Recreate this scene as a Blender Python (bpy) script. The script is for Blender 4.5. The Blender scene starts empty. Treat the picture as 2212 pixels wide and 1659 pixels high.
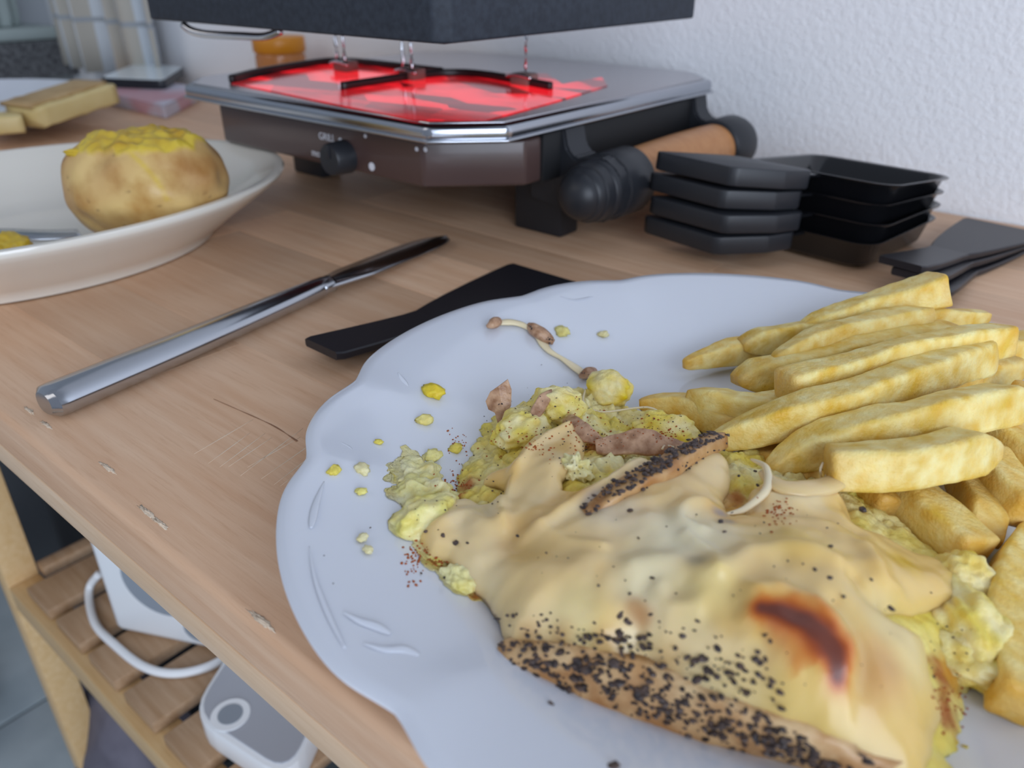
import bpy, bmesh, math, random
import numpy as np
from mathutils import Vector, Matrix, Euler, noise

random.seed(7)
scene = bpy.context.scene
COL = scene.collection

# ------------------------------------------------------------------ camera
CAM_H, FPX, PITCH, YAW = 0.14, 1700.0, math.radians(28.4), math.radians(40)
IW, IH = 2212.0, 1659.0
cam_d = bpy.data.cameras.new('camera')
cam = bpy.data.objects.new('camera', cam_d); COL.objects.link(cam)
cam.location = (0, 0, CAM_H)
cam.rotation_euler = (math.pi/2 - PITCH, 0, YAW)
cam_d.sensor_width = 36.0
cam_d.lens = 36.0*FPX/IW
cam_d.clip_start = 0.01
cam_d.dof.use_dof = True
cam_d.dof.focus_distance = 0.235
cam_d.dof.aperture_fstop = 13.0
scene.camera = cam

# ------------------------------------------------------------------ world + light
w = bpy.data.worlds.new('world'); scene.world = w; w.use_nodes = True
bg = w.node_tree.nodes['Background']
bg.inputs[0].default_value = (0.81, 0.91, 1.11, 1); bg.inputs[1].default_value = 0.31

def area(name, loc, target, size, size_y, power, color):
    d = bpy.data.lights.new(name, 'AREA'); d.shape = 'RECTANGLE'; d.size = size; d.size_y = size_y
    d.energy = power; d.color = color
    o = bpy.data.objects.new(name, d); COL.objects.link(o); o.location = loc
    o.rotation_euler = (Vector(target)-Vector(loc)).to_track_quat('-Z', 'Y').to_euler()
    return o
area('window_daylight', (1.30, -0.70, 0.50), (0.0, 0.40, 0.05), 1.3, 1.2, 26, (0.83, 0.93, 1.09))
area('room_fill', (-1.0, -1.6, 1.5), (-0.2, 0.2, 0.0), 1.4, 1.2, 6, (1.0, 0.93, 0.86))  # added warm fill lamp behind the camera, no actual source there
vs = scene.view_settings
vs.view_transform = 'Standard'; vs.look = 'None'; vs.gamma = 1.0; vs.use_curve_mapping = False
vs.exposure = 0.0

# ------------------------------------------------------------------ measuring helpers (camera ray -> plane at a real height)
Fv = np.array([-math.sin(YAW)*math.cos(PITCH), math.cos(YAW)*math.cos(PITCH), -math.sin(PITCH)])
Rv = np.cross(Fv, [0, 0, 1]); Rv /= np.linalg.norm(Rv); Uv = np.cross(Rv, Fv)
def ray(x, y): return Fv*FPX + Rv*(x-IW/2) - Uv*(y-IH/2)
def P(x, y, z):
    d = ray(x, y); p = d*((z-CAM_H)/d[2]); return Vector((p[0], p[1], z))

def PY(x, y, Yv):
    d = ray(x, y); t = Yv/d[1]; return Vector((d[0]*t, Yv, CAM_H+d[2]*t))
def PX(x, y, Xv):
    d = ray(x, y); t = Xv/d[0]; return Vector((Xv, d[1]*t, CAM_H+d[2]*t))

# ------------------------------------------------------------------ materials
def lin(c):
    if isinstance(c, str):
        c = c.lstrip('#'); c = [int(c[i:i+2], 16)/255 for i in (0, 2, 4)]
    return tuple((v/12.92 if v <= .04045 else ((v+.055)/1.055)**2.4) for v in c)
def nt(m): return m.node_tree.nodes, m.node_tree.links
def mat(name, col, rough=.5, metal=0., spec=.5, sss=0., sssr=(.004, .003, .0015), col2=None, nscale=40., ncontrast=(.35, .65),
        bump=0., bscale=200., bdist=.001, coat=0., stretch=None, attr=False, trans=0., emit=None, estr=0., objrand=0., detail=4.):
    m = bpy.data.materials.new(name); m.use_nodes = True
    N, L = nt(m); b = N['Principled BSDF']
    b.inputs['Roughness'].default_value = rough; b.inputs['Metallic'].default_value = metal
    b.inputs['Specular IOR Level'].default_value = spec; b.inputs['Coat Weight'].default_value = coat
    b.inputs['Coat Roughness'].default_value = .08
    c = lin(col) + (1,); b.inputs['Base Color'].default_value = c
    if trans: b.inputs['Transmission Weight'].default_value = trans
    if sss:
        b.inputs['Subsurface Weight'].default_value = sss; b.inputs['Subsurface Radius'].default_value = sssr
        b.inputs['Subsurface Scale'].default_value = 1.0
    if emit: b.inputs['Emission Color'].default_value = lin(emit)+(1,); b.inputs['Emission Strength'].default_value = estr
    tc = N.new('ShaderNodeTexCoord'); vec = tc.outputs['Object']
    if stretch or objrand:
        mp = N.new('ShaderNodeMapping'); L.new(vec, mp.inputs[0]); vec = mp.outputs[0]
        if stretch: mp.inputs['Scale'].default_value = stretch
        if objrand:
            oi = N.new('ShaderNodeObjectInfo'); ml = N.new('ShaderNodeMath'); ml.operation = 'MULTIPLY'; ml.inputs[1].default_value = 37.
            L.new(oi.outputs['Random'], ml.inputs[0]); cx = N.new('ShaderNodeCombineXYZ')
            for i in range(3): L.new(ml.outputs[0], cx.inputs[i])
            L.new(cx.outputs[0], mp.inputs['Location'])
    colout = None
    if attr:
        a = N.new('ShaderNodeAttribute'); a.attribute_name = 'Col'; colout = a.outputs['Color']
    if col2:
        n = N.new('ShaderNodeTexNoise'); n.inputs['Scale'].default_value = nscale; n.inputs['Detail'].default_value = detail
        L.new(vec, n.inputs['Vector'])
        r = N.new('ShaderNodeValToRGB'); r.color_ramp.elements[0].position = ncontrast[0]; r.color_ramp.elements[1].position = ncontrast[1]
        if colout is None:
            r.color_ramp.elements[0].color = c; r.color_ramp.elements[1].color = lin(col2)+(1,)
            L.new(n.outputs['Fac'], r.inputs[0]); colout = r.outputs[0]
        else:
            r.color_ramp.elements[0].color = (1, 1, 1, 1); r.color_ramp.elements[1].color = lin(col2)+(1,)
            L.new(n.outputs['Fac'], r.inputs[0])
            mx = N.new('ShaderNodeMix'); mx.data_type = 'RGBA'; mx.blend_type = 'MULTIPLY'; mx.inputs[0].default_value = 1
            L.new(colout, mx.inputs[6]); L.new(r.outputs[0], mx.inputs[7]); colout = mx.outputs[2]
    if objrand and colout is not None:
        hs = N.new('ShaderNodeHueSaturation'); mr = N.new('ShaderNodeMapRange')
        mr.inputs['To Min'].default_value = 1-objrand; mr.inputs['To Max'].default_value = 1+objrand
        L.new(oi.outputs['Random'], mr.inputs[0]); L.new(mr.outputs[0], hs.inputs['Value']); L.new(colout, hs.inputs['Color']); colout = hs.outputs[0]
    if colout is not None: L.new(colout, b.inputs['Base Color'])
    if bump:
        n2 = N.new('ShaderNodeTexNoise'); n2.inputs['Scale'].default_value = bscale; n2.inputs['Detail'].default_value = 5.
        L.new(vec, n2.inputs['Vector'])
        bp = N.new('ShaderNodeBump'); bp.inputs['Strength'].default_value = bump; bp.inputs['Distance'].default_value = bdist
        L.new(n2.outputs['Fac'], bp.inputs['Height']); L.new(bp.outputs[0], b.inputs['Normal'])
    return m

def wood_mat(name, a, b_, c_, scale=1., rough=.5, objrand=.06):
    m = mat(name, a, rough=rough, objrand=objrand, stretch=(1.0*scale, 16*scale, 16*scale), col2=b_, nscale=14, ncontrast=(.3, .7), detail=6)
    N, L = nt(m)
    bs = N['Principled BSDF']; src = bs.inputs['Base Color'].links[0].from_socket
    mp = [n for n in N if n.type == 'MAPPING'][0]
    n = N.new('ShaderNodeTexNoise'); n.inputs['Scale'].default_value = 45; n.inputs['Detail'].default_value = 8; n.inputs['Roughness'].default_value = .7
    L.new(mp.outputs[0], n.inputs['Vector'])
    r = N.new('ShaderNodeValToRGB'); r.color_ramp.elements[0].position = .52; r.color_ramp.elements[1].position = .72
    L.new(n.outputs['Fac'], r.inputs[0])
    mx = N.new('ShaderNodeMix'); mx.data_type = 'RGBA'; L.new(r.outputs[0], mx.inputs[0]); L.new(src, mx.inputs[6]); mx.inputs[7].default_value = lin(c_)+(1,)
    mm = N.new('ShaderNodeMath'); mm.operation = 'MULTIPLY'; mm.inputs[1].default_value = .45; L.new(r.outputs[0], mm.inputs[0]); L.new(mm.outputs[0], mx.inputs[0])
    L.new(mx.outputs[2], bs.inputs['Base Color'])
    bp = N.new('ShaderNodeBump'); bp.inputs['Strength'].default_value = .25; bp.inputs['Distance'].default_value = .0004
    L.new(n.outputs['Fac'], bp.inputs['Height']); L.new(bp.outputs[0], bs.inputs['Normal'])
    return m

M = {}
M['wood'] = wood_mat('table_wood', '#e4bf9e', '#d8ac88', '#bd8c66', objrand=.15)
M['rail'] = wood_mat('rail_wood', '#e4c8aa', '#dab894', '#c09a72')
M['legwood'] = wood_mat('leg_wood', '#e0bf8e', '#d6b07a', '#b88f58')
M['slatwood'] = wood_mat('slat_wood', '#b89a7c', '#a68462', '#86623f')
M['handlewood'] = wood_mat('handle_wood', '#c98d58', '#bd7f4a', '#a66c3a', rough=.4)
M['porcelain'] = mat('white_porcelain', '#d9dde6', rough=.12, spec=.5, coat=.3, sss=.05)
M['cream'] = mat('cream_porcelain', '#e4dfd4', rough=.14, spec=.5, coat=.3, sss=.05)
M['steel'] = mat('stainless_steel', '#b9bcc2', rough=.17, metal=1)
M['steelrim'] = mat('steel_rim', '#b4b8c0', rough=.2, metal=1)
M['mirror'] = mat('steel_tray', '#b9b6ba', rough=.24, metal=1, bump=.06, bscale=60, bdist=.0005)
M['chrome'] = mat('chrome', '#d8dadf', rough=.08, metal=1)
M['blackplastic'] = mat('black_plastic', '#25272c', rough=.42, spec=.45, bump=.1, bscale=900, bdist=.0002)
M['spatula'] = mat('black_nylon', '#201f24', rough=.38, spec=.4, bump=.08, bscale=700, bdist=.0002)
M['enamel'] = mat('black_nonstick', '#16171a', rough=.13, spec=.5)
M['stone'] = mat('granite_grill_stone', '#343a44', rough=.62, spec=.35, col2='#2a2f38', nscale=300, bump=.25, bscale=900, bdist=.0003)
M['brown'] = mat('brown_lacquer', '#4c3a37', rough=.3, spec=.5, coat=.2)
M['dark'] = mat('dark_slot', '#101114', rough=.6)
M['rib'] = mat('dark_tray_rib', '#1d1518', rough=.4)
M['carrier'] = mat('heater_plate', '#241a1c', rough=.6)
M['print'] = mat('white_print', '#d8dae2', rough=.5)
M['potskin'] = mat('potato_skin', '#c79f5c', rough=.38, spec=.45, attr=True, col2='#cfae7c', nscale=60, ncontrast=(.4, .75), sss=.12, bump=.25, bscale=220, bdist=.0006)
M['potflesh'] = mat('potato_flesh', '#d6bc44', rough=.45, sss=.25, bump=.4, bscale=300, bdist=.001, col2='#c9a622', nscale=90)
M['mash'] = mat('mashed_potato', '#e6d36a', rough=.42, spec=.45, sss=.3, attr=True, col2='#fff6da', nscale=240, ncontrast=(.45, .7), bump=.6, bscale=800, bdist=.0008)
M['cheese'] = mat('melted_cheese', '#e3c592', rough=.32, spec=.45, sss=.4, sssr=(.006, .0042, .002), attr=True, bump=.16, bscale=260, bdist=.0006, coat=.12)
M['string'] = mat('cheese_string', '#ecd9b4', rough=.2, sss=.35, coat=.3)
M['rind'] = mat('cheese_rind', '#cda574', rough=.38, attr=True, col2='#dcc4ac', nscale=180, sss=.1, bump=.5, bscale=380, bdist=.0008)
M['pepper'] = mat('black_pepper', '#2c2526', rough=.5, col2='#5c4a42', nscale=700)
M['paprika'] = mat('paprika', '#a5521c', rough=.7)
M['skinbit'] = mat('potato_skin_bit', '#c9a384', rough=.4, col2='#946a4c', nscale=320, sss=.1, bump=.6, bscale=400, bdist=.001)
M['fry'] = mat('french_fry', '#e6c663', rough=.45, spec=.4, sss=.25, sssr=(.004, .003, .0014), attr=True, col2='#fff3d2', nscale=260, ncontrast=(.40, .70), bump=.7, bscale=900, bdist=.0006, objrand=.05)
M['crumb'] = mat('potato_crumb', '#e8d35c', rough=.5, sss=.3, bump=.5, bscale=600, bdist=.0008)
M['oil'] = mat('oil_film', '#cfc6a8', rough=.08, spec=.5, coat=.3)

# ------------------------------------------------------------------ object helpers
WOFF = {}
def link(o, parent=None):
    COL.objects.link(o)
    if parent is not None: o.parent = parent
def tag(o, label=None, cat=None, group=None, kind=None):
    if label: o['label'] = label
    if cat: o['category'] = cat
    if group: o['group'] = group
    if kind: o['kind'] = kind
    return o
def thing(name, label, cat, loc=(0, 0, 0), group=None):
    o = bpy.data.objects.new(name, None); o.empty_display_size = .01; link(o)
    o.location = loc; WOFF[o] = Vector(loc); tag(o, label, cat, group); return o
def mesh_obj(name, V, Fc, m, parent=None, smooth=True, colors=None, origin=None):
    off = WOFF.get(parent, Vector((0, 0, 0))) if parent is not None else Vector(origin or (0, 0, 0))
    me = bpy.data.meshes.new(name)
    me.from_pydata([tuple(Vector(v)-off) for v in V], [], Fc)
    me.materials.append(M[m] if isinstance(m, str) else m)
    if smooth: me.polygons.foreach_set('use_smooth', [True]*len(me.polygons))
    if colors is not None:
        a = me.color_attributes.new('Col', 'FLOAT_COLOR', 'POINT')
        a.data.foreach_set('color', np.array([tuple(c)+(1.,) for c in colors], dtype=np.float32).ravel())
    me.update()
    o = bpy.data.objects.new(name, me); link(o, parent); WOFF[o] = off
    if parent is None: o.location = off
    return o
def from_bm(name, bm, m, parent=None, smooth=False, origin=None):
    bmesh.ops.recalc_face_normals(bm, faces=bm.faces[:])
    bm.verts.index_update()
    V = [v.co.copy() for v in bm.verts]; Fc = [[v.index for v in f.verts] for f in bm.faces]; bm.free()
    o = mesh_obj(name, V, Fc, m, parent, smooth, origin=origin)
    if smooth == 'auto': autosmooth(o)
    return o
def autosmooth(o, ang=40):
    me = o.data; bm = bmesh.new(); bm.from_mesh(me)
    for e in bm.edges: e.smooth = not (len(e.link_faces) == 2 and e.calc_face_angle(0) > math.radians(ang))
    for f in bm.faces: f.smooth = True
    bm.to_mesh(me); bm.free()
def box_bm(size, loc=(0, 0, 0), bevel=0., seg=2, mtx=None):
    bm = bmesh.new(); bmesh.ops.create_cube(bm, size=1)
    for v in bm.verts: v.co = Vector((v.co.x*size[0], v.co.y*size[1], v.co.z*size[2]))
    if bevel: bmesh.ops.bevel(bm, geom=bm.edges[:], offset=bevel, segments=seg, profile=.5, affect='EDGES', clamp_overlap=True)
    for v in bm.verts:
        if mtx is not None: v.co = mtx @ v.co
        v.co += Vector(loc)
    return bm
def box(name, lo, hi, m, parent=None, bevel=.001, seg=2, origin=None):
    lo = Vector(lo); hi = Vector(hi); c = (lo+hi)/2
    return from_bm(name, box_bm(hi-lo, c, bevel, seg), m, parent, 'auto', origin)
def prism(name, outline, z0, z1, m, parent=None, bevel=.0008, seg=2, tf=None):
    bm = bmesh.new(); n = len(outline)
    a = [bm.verts.new((x, y, z0)) for x, y in outline]; b = [bm.verts.new((x, y, z1)) for x, y in outline]
    bm.faces.new(list(reversed(a))); bm.faces.new(b)
    for i in range(n): bm.faces.new((a[i], a[(i+1) % n], b[(i+1) % n], b[i]))
    bmesh.ops.recalc_face_normals(bm, faces=bm.faces[:])
    if bevel: bmesh.ops.bevel(bm, geom=bm.edges[:], offset=bevel, segments=seg, profile=.5, affect='EDGES', clamp_overlap=True)
    if tf:
        for v in bm.verts: v.co = Vector(tf(v.co))
    return from_bm(name, bm, m, parent, 'auto')
def lathe(name, prof, m, parent=None, n=96, center=(0, 0, 0), rad=None, axis='z', closed=False, sx=1., sy=1.):
    """prof: list of (r,z); rad(theta, r)->scale"""
    V, Fc = [], []
    k = len(prof)
    for i in range(n):
        t = 2*math.pi*i/n
        for r, z in prof:
            q = r*(rad(t, r) if rad else 1)
            p = (q*math.cos(t)*sx, q*math.sin(t)*sy, z)
            if axis == 'y': p = (p[0], p[2], p[1])
            V.append(Vector(p)+Vector(center))
    kk = k if closed else k-1
    for i in range(n):
        for j in range(kk):
            a = i*k+j; b = ((i+1) % n)*k+j; c = ((i+1) % n)*k+(j+1) % k; d = i*k+(j+1) % k
            Fc.append((a, b, c, d) if axis == 'z' else (d, c, b, a))
    # close poles
    if not closed:
        for j, rev in ((0, True), (k-1, False)):
            if prof[j][0] > 1e-6:
                ring = [i*k+j for i in range(n)]; Fc.append(ring[::-1] if rev else ring)
    o = mesh_obj(name, V, Fc, m, parent, True)
    bm = bmesh.new(); bm.from_mesh(o.data); bmesh.ops.remove_doubles(bm, verts=bm.verts[:], dist=1e-6)
    bmesh.ops.recalc_face_normals(bm, faces=bm.faces[:]); bm.to_mesh(o.data); bm.free()
    autosmooth(o, 50); return o
def smooth_path(pts, n):
    pts = [Vector(p) for p in pts]
    if len(pts) == 2: return [pts[0].lerp(pts[1], i/(n-1)) for i in range(n)]
    seg = [0.]
    for i in range(1, len(pts)): seg.append(seg[-1]+(pts[i]-pts[i-1]).length)
    out = []
    for i in range(n):
        s = seg[-1]*i/(n-1); j = 0
        while j < len(pts)-2 and s > seg[j+1]: j += 1
        t = (s-seg[j])/max(seg[j+1]-seg[j], 1e-9)
        p0 = pts[max(j-1, 0)]; p1 = pts[j]; p2 = pts[j+1]; p3 = pts[min(j+2, len(pts)-1)]
        out.append(0.5*((2*p1)+(p2-p0)*t+(2*p0-5*p1+4*p2-p3)*t*t+(3*p1-p0-3*p2+p3)*t**3))
    return out
def sweep(pts, section, n=24, up=Vector((0, 0, 1)), scale=None, roll=0., wob=0., seed=0):
    """section: list of (u,v); u along side, v along up. scale(t)->(su,sv). returns V,F"""
    path = smooth_path(pts, n); k = len(section); V, Fc = [], []
    for i, p in enumerate(path):
        t = i/(n-1)
        tan = (path[min(i+1, n-1)]-path[max(i-1, 0)]).normalized()
        side = tan.cross(up).normalized(); nn = side.cross(tan).normalized()
        r_ = roll(t) if callable(roll) else roll
        cs, sn = math.cos(r_), math.sin(r_)
        s2 = side*cs+nn*sn; n2 = nn*cs-side*sn
        su, sv = scale(t) if scale else (1, 1)
        for u, v in section:
            q = p+s2*(u*su)+n2*(v*sv)
            if wob:
                q = q+noise.noise_vector(q*90+Vector((seed*7.1, seed*3.3, 0)))*wob+noise.noise_vector(q*320+Vector((seed*2.1, 5, 0)))*wob*.35
            V.append(q)
    for i in range(n-1):
        for j in range(k):
            a = i*k+j; b = i*k+(j+1) % k; Fc.append((a, b, b+k, a+k))
    V.append(sum((V[j] for j in range(k)), Vector())/k); V.append(sum((V[(n-1)*k+j] for j in range(k)), Vector())/k)
    for j in range(k):
        Fc.append((len(V)-2, (j+1) % k, j)); Fc.append((len(V)-1, (n-1)*k+j, (n-1)*k+(j+1) % k))
    return V, Fc
def circ_sec(r, k=10): return [(r*math.cos(2*math.pi*i/k), r*math.sin(2*math.pi*i/k)) for i in range(k)]
def tube(name, pts, r, m, parent=None, n=24, k=10, scale=None):
    V, Fc = sweep(pts, circ_sec(r, k), n, scale=scale); return mesh_obj(name, V, Fc, m, parent, True)
def rrect(w, h, r, seg=4):
    out = []
    for cx, cy, a0 in ((w/2-r, h/2-r, 0), (-w/2+r, h/2-r, 90), (-w/2+r, -h/2+r, 180), (w/2-r, -h/2+r, 270)):
        for i in range(seg+1):
            a = math.radians(a0+90*i/seg); out.append((cx+r*math.cos(a), cy+r*math.sin(a)))
    return out
ICO = {}
def ico(sub):
    if sub not in ICO:
        bm = bmesh.new(); bmesh.ops.create_icosphere(bm, subdivisions=sub, radius=1)
        ICO[sub] = ([v.co.copy() for v in bm.verts], [[v.index for v in f.verts] for f in bm.faces]); bm.free()
    return ICO[sub]
def blob_vf(c, rad, sub=4, amp=.15, freq=1.6, seed=0, rot=None, fine=0., ffreq=6.):
    Vs, Fs = ico(sub); c = Vector(c); out = []
    so = Vector((seed*13.7, seed*5.1, seed*9.3))
    for v in Vs:
        d = 1+amp*noise.noise(v*freq+so)+amp*.6*noise.noise(v*freq*2.3+so)
        if fine: d += fine*noise.noise(v*ffreq+so)+fine*.7*noise.noise(v*ffreq*2.1+so)
        p = Vector((v.x*rad[0]*d, v.y*rad[1]*d, v.z*rad[2]*d))
        if rot is not None: p = rot @ p
        out.append(c+p)
    return out, Fs
def copy_tree(o, parent=None):
    c = o.copy(); COL.objects.link(c); c.parent = parent
    for ch in list(o.children): copy_tree(ch, c)
    return c
def txt(name, s, size, m, parent, loc, rot):
    cu = bpy.data.curves.new(name, 'FONT'); cu.body = s; cu.size = size; cu.extrude = .0001; cu.align_x = 'CENTER'; cu.align_y = 'CENTER'
    t = bpy.data.objects.new(name, cu); COL.objects.link(t)
    bpy.context.view_layer.update()
    me = bpy.data.meshes.new_from_object(t.evaluated_get(bpy.context.evaluated_depsgraph_get()))
    bpy.data.objects.remove(t)
    me.materials.clear(); me.materials.append(M[m])
    mt = Matrix.Translation(Vector(loc)) @ Euler(rot).to_matrix().to_4x4()
    off = WOFF.get(parent, Vector())
    for v in me.vertices: v.co = mt @ v.co - off
    o = bpy.data.objects.new(name, me); link(o, parent); WOFF[o] = off; return o

# ================================================================== STRUCTURE
TOP_Y0, TOP_Y1 = .066, .545
FLOOR_Z = -.74
# wall behind the table
wm = mat('wall_plaster', '#f4f5f8', rough=.85, spec=.2)
N, L = nt(wm); tc = N.new('ShaderNodeTexCoord')
n1 = N.new('ShaderNodeTexNoise'); n1.inputs['Scale'].default_value = 270; n1.inputs['Detail'].default_value = 3
n2 = N.new('ShaderNodeTexNoise'); n2.inputs['Scale'].default_value = 700; n2.inputs['Detail'].default_value = 2
L.new(tc.outputs['Object'], n1.inputs['Vector']); L.new(tc.outputs['Object'], n2.inputs['Vector'])
ad = N.new('ShaderNodeMath'); ad.operation = 'MULTIPLY_ADD'; ad.inputs[1].default_value = .35
L.new(n2.outputs['Fac'], ad.inputs[0]); L.new(n1.outputs['Fac'], ad.inputs[2])
bp = N.new('ShaderNodeBump'); bp.inputs['Strength'].default_value = .5; bp.inputs['Distance'].default_value = .0017
L.new(ad.outputs[0], bp.inputs['Height']); L.new(bp.outputs[0], N['Principled BSDF'].inputs['Normal'])
o = box('wall_back', (-1.36, .547, FLOOR_Z), (1.4, .66, 1.6), wm, None, 0); tag(o, kind='structure')
o = box('wall_left', (-1.62, -1.4, FLOOR_Z), (-1.50, .66, 1.6), mat('wall_left_paint', '#b9bec2', rough=.85), None, 0); tag(o, kind='structure')
o = box('window_sill_1', (-1.50, -.6, -.012), (-1.30, .545, .036), mat('granite_sill', '#77797b', rough=.35, col2='#4d4d50', nscale=170, ncontrast=(.4, .6)), None, .002)
o.name = 'trim_1'; tag(o, 'grey speckled granite sill below the white vase', kind='structure')
o = box('trim_2', (-1.50, -.6, -.16), (-1.33, .545, -.013), mat('sill_front', '#a9adae', rough=.7), None, 0); tag(o, kind='structure')
# tiled floor
fl = box('floor', (-1.5, -1.4, FLOOR_Z-.03), (1.4, .547, FLOOR_Z-.004), mat('grout', '#5c6468', rough=.9), None, 0); tag(fl, kind='structure')
tm = mat('floor_tile', '#ccd6da', rough=.35, col2='#b4c0c5', nscale=9, objrand=.05)
proto = None
for i in range(-2, 6):
    for j in range(-4, 2):
        x0 = -.955+.3*i; y0 = -.05+.3*j
        if x0 < -1.5 or x0+.3 > 1.4 or y0+.3 > .54: continue
        if proto is None:
            proto = from_bm('tile', box_bm((.294, .294, .008), (0, 0, 0), .0015, 2), tm, fl, 'auto'); t = proto
        else: t = proto.copy(); COL.objects.link(t)
        t.location = (x0+.15, y0+.15, FLOOR_Z-.004)

# ================================================================== TABLE
tb = thing('side_table', 'beech butcher block table with slatted lower shelf along white wall', 'table', (-.35, .30, FLOOR_Z))
rows = 11; wid = (TOP_Y1-TOP_Y0)/rows; rnd = random.Random(3)
TOP_X0, TOP_X1 = -1.12, .55
for r in range(rows):
    y0 = TOP_Y0+r*wid; x = TOP_X0-rnd.uniform(0, .2); first = True
    while x < TOP_X1:
        ln = rnd.uniform(.22, .42); a = max(x, TOP_X0); b = min(x+ln, TOP_X1)
        if r == 0: a, b, ln = TOP_X0, TOP_X1, TOP_X1-TOP_X0+.3
        if b-a > .02:
            bm = box_bm((b-a, wid, .019), ((a+b)/2, y0+wid/2, -.0095), 0)
            if r == 0:
                es = [e for e in bm.edges if all(abs(v.co.y-y0) < 1e-5 for v in e.verts) and abs(e.verts[0].co.x-e.verts[1].co.x) > .1]
                bmesh.ops.bevel(bm, geom=es, offset=.0028, segments=4, profile=.5, affect='EDGES')
            else:
                es = [e for e in bm.edges if all(v.co.z > -1e-4 for v in e.verts)]
                bmesh.ops.bevel(bm, geom=es, offset=.00018, segments=1, affect='EDGES')
            from_bm('stave', bm, 'wood', tb, 'auto')
        x += ln
fr = .0105
box('top_rail', (TOP_X0+.01, TOP_Y0+.0005, -.0305), (TOP_X1-.01, TOP_Y0+.022, -.0193), 'rail', tb, .0012)
box('top_rail', (TOP_X0+.01, TOP_Y1-.022, -.0305), (TOP_X1-.01, TOP_Y1-.0005, -.0193), 'rail', tb, .0012)
LX = (-.592, .42)
for lx in LX:
    for ly in (.098, .505):
        box('leg', (lx, ly, FLOOR_Z+.0003), (lx+.022, ly+.022, -.031), 'legwood', tb, .0015)
    box('end_rail', (lx, .121, -.062), (lx+.022, .504, -.032), 'legwood', tb, .0015)
SH = -.27
for ly in (.098, .505):
    box('shelf_rail', (LX[0]+.0225, ly, SH-.022), (LX[1]-.0005, ly+.022, SH-.0005), 'legwood', tb, .0015)
for i in range(22):
    x0 = -.595+.048*i
    if x0+.036 > LX[1]+.02: break
    if x0 < LX[0]+.02:
        box('slat', (x0+.024, .1205, SH), (x0+.036, .5045, SH+.009), 'slatwood', tb, .001); continue
    box('slat', (x0, .1205 if x0 < -.57 else .104, SH), (x0+.036, .521, SH+.009), 'slatwood', tb, .001)
for lx in LX:  # slats extend past the leg towards the far end of the shelf
    pass

M['gouge'] = mat('dark_gouge', '#8a6248', rough=.8); M['worn'] = mat('worn_wood', '#decab2', rough=.75)
gg = smooth_path([P(462, 862, .0001), P(560, 905, .0001), P(600, 925, .0001), P(642, 953, .0001)], 30)
V, Fc = sweep(gg, circ_sec(.0003, 6), 30, scale=lambda t: (.3+1.0*abs(math.sin(11*t))*t, .2)); mesh_obj('scratch', V, Fc, 'gouge', tb)
rs = random.Random(9)
for i in range(9):
    x0, y0 = 420+i*24+rs.uniform(-8, 8), 985+i*6; ln_ = rs.uniform(90, 190)
    V, Fc = sweep([P(x0, y0+rs.uniform(-10, 30), .00005), P(x0+ln_, y0-ln_*.62, .00005)], circ_sec(.00022, 6), 8, scale=lambda t: (math.sin(math.pi*min(max(t, .05), .95)), .25)); mesh_obj('scratch', V, Fc, 'worn', tb)
for px_, py_ in ((62, 886), (100, 918), (318, 1106), (345, 1130), (560, 1345), (232, 1010)):
    p = P(px_, py_, 0); V, Fc = blob_vf((p.x, max(p.y, TOP_Y0+.0022), -.0001), (.0042, .0007, .0003), 4, .6, 2.5, px_, fine=.3); mesh_obj('worn_spot', V, Fc, 'worn', tb)

# ================================================================== SHELF CONTENT
ST = SH+.0095
# white router standing on the shelf
pa = P(245, 1370, ST); pb = P(410, 1405, ST)
dx = (pb-pa).normalized(); ang = math.atan2(dx.y, dx.x)
rt = thing('wireless_router', 'white upright box with grey round logo standing on the slatted shelf', 'router', pa)
mr = Matrix.Rotation(ang, 3, 'Z')
cen = pa+dx*.085+Vector((-dx.y, dx.x, 0))*.022+Vector((0, 0, .085))
M['whiteplastic'] = mat('white_plastic', '#eef1f4', rough=.3); M['greyplastic'] = mat('grey_plastic', '#8c949e', rough=.4)
M['greypanel'] = mat('grey_panel', '#a9acb4', rough=.45)
from_bm('housing', box_bm((.17, .04, .168), cen, .006, 3, mr), 'whiteplastic', rt, 'auto')
def disc_on(parent, name, c, nrm, r, m, th=.0008):
    q = Vector(nrm).to_track_quat('Z', 'Y').to_matrix(); bm = bmesh.new()
    bmesh.ops.create_cone(bm, cap_ends=True, segments=40, radius1=r, radius2=r, depth=th)
    for v in bm.verts: v.co = q @ v.co + Vector(c)
    return from_bm(name, bm, m, parent, 'auto')
nrm = Vector((dx.y, -dx.x, 0)); front = cen+nrm*.0203
disc_on(rt, 'logo', front+dx*(-.085+.047)+Vector((0, 0, -.085+.054)), nrm, .027, 'greyplastic')
disc_on(rt, 'logo', front+dx*(-.085+.066)+Vector((0, 0, -.085+.018)), nrm, .009, 'greyplastic')
# cable
pts = [P(214, 1240, ST+.02), P(192, 1275, ST+.004), P(205, 1345, ST+.003), P(250, 1395, ST+.003), P(310, 1440, ST+.003), P(375, 1455, ST+.003), P(450, 1440, ST+.003), P(520, 1400, ST+.003)]
o = tube('power_cable', pts, .0028, 'whiteplastic', None, 60, 10); tag(o, 'white cable looping on the shelf slats by the white box', 'cable')
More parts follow.
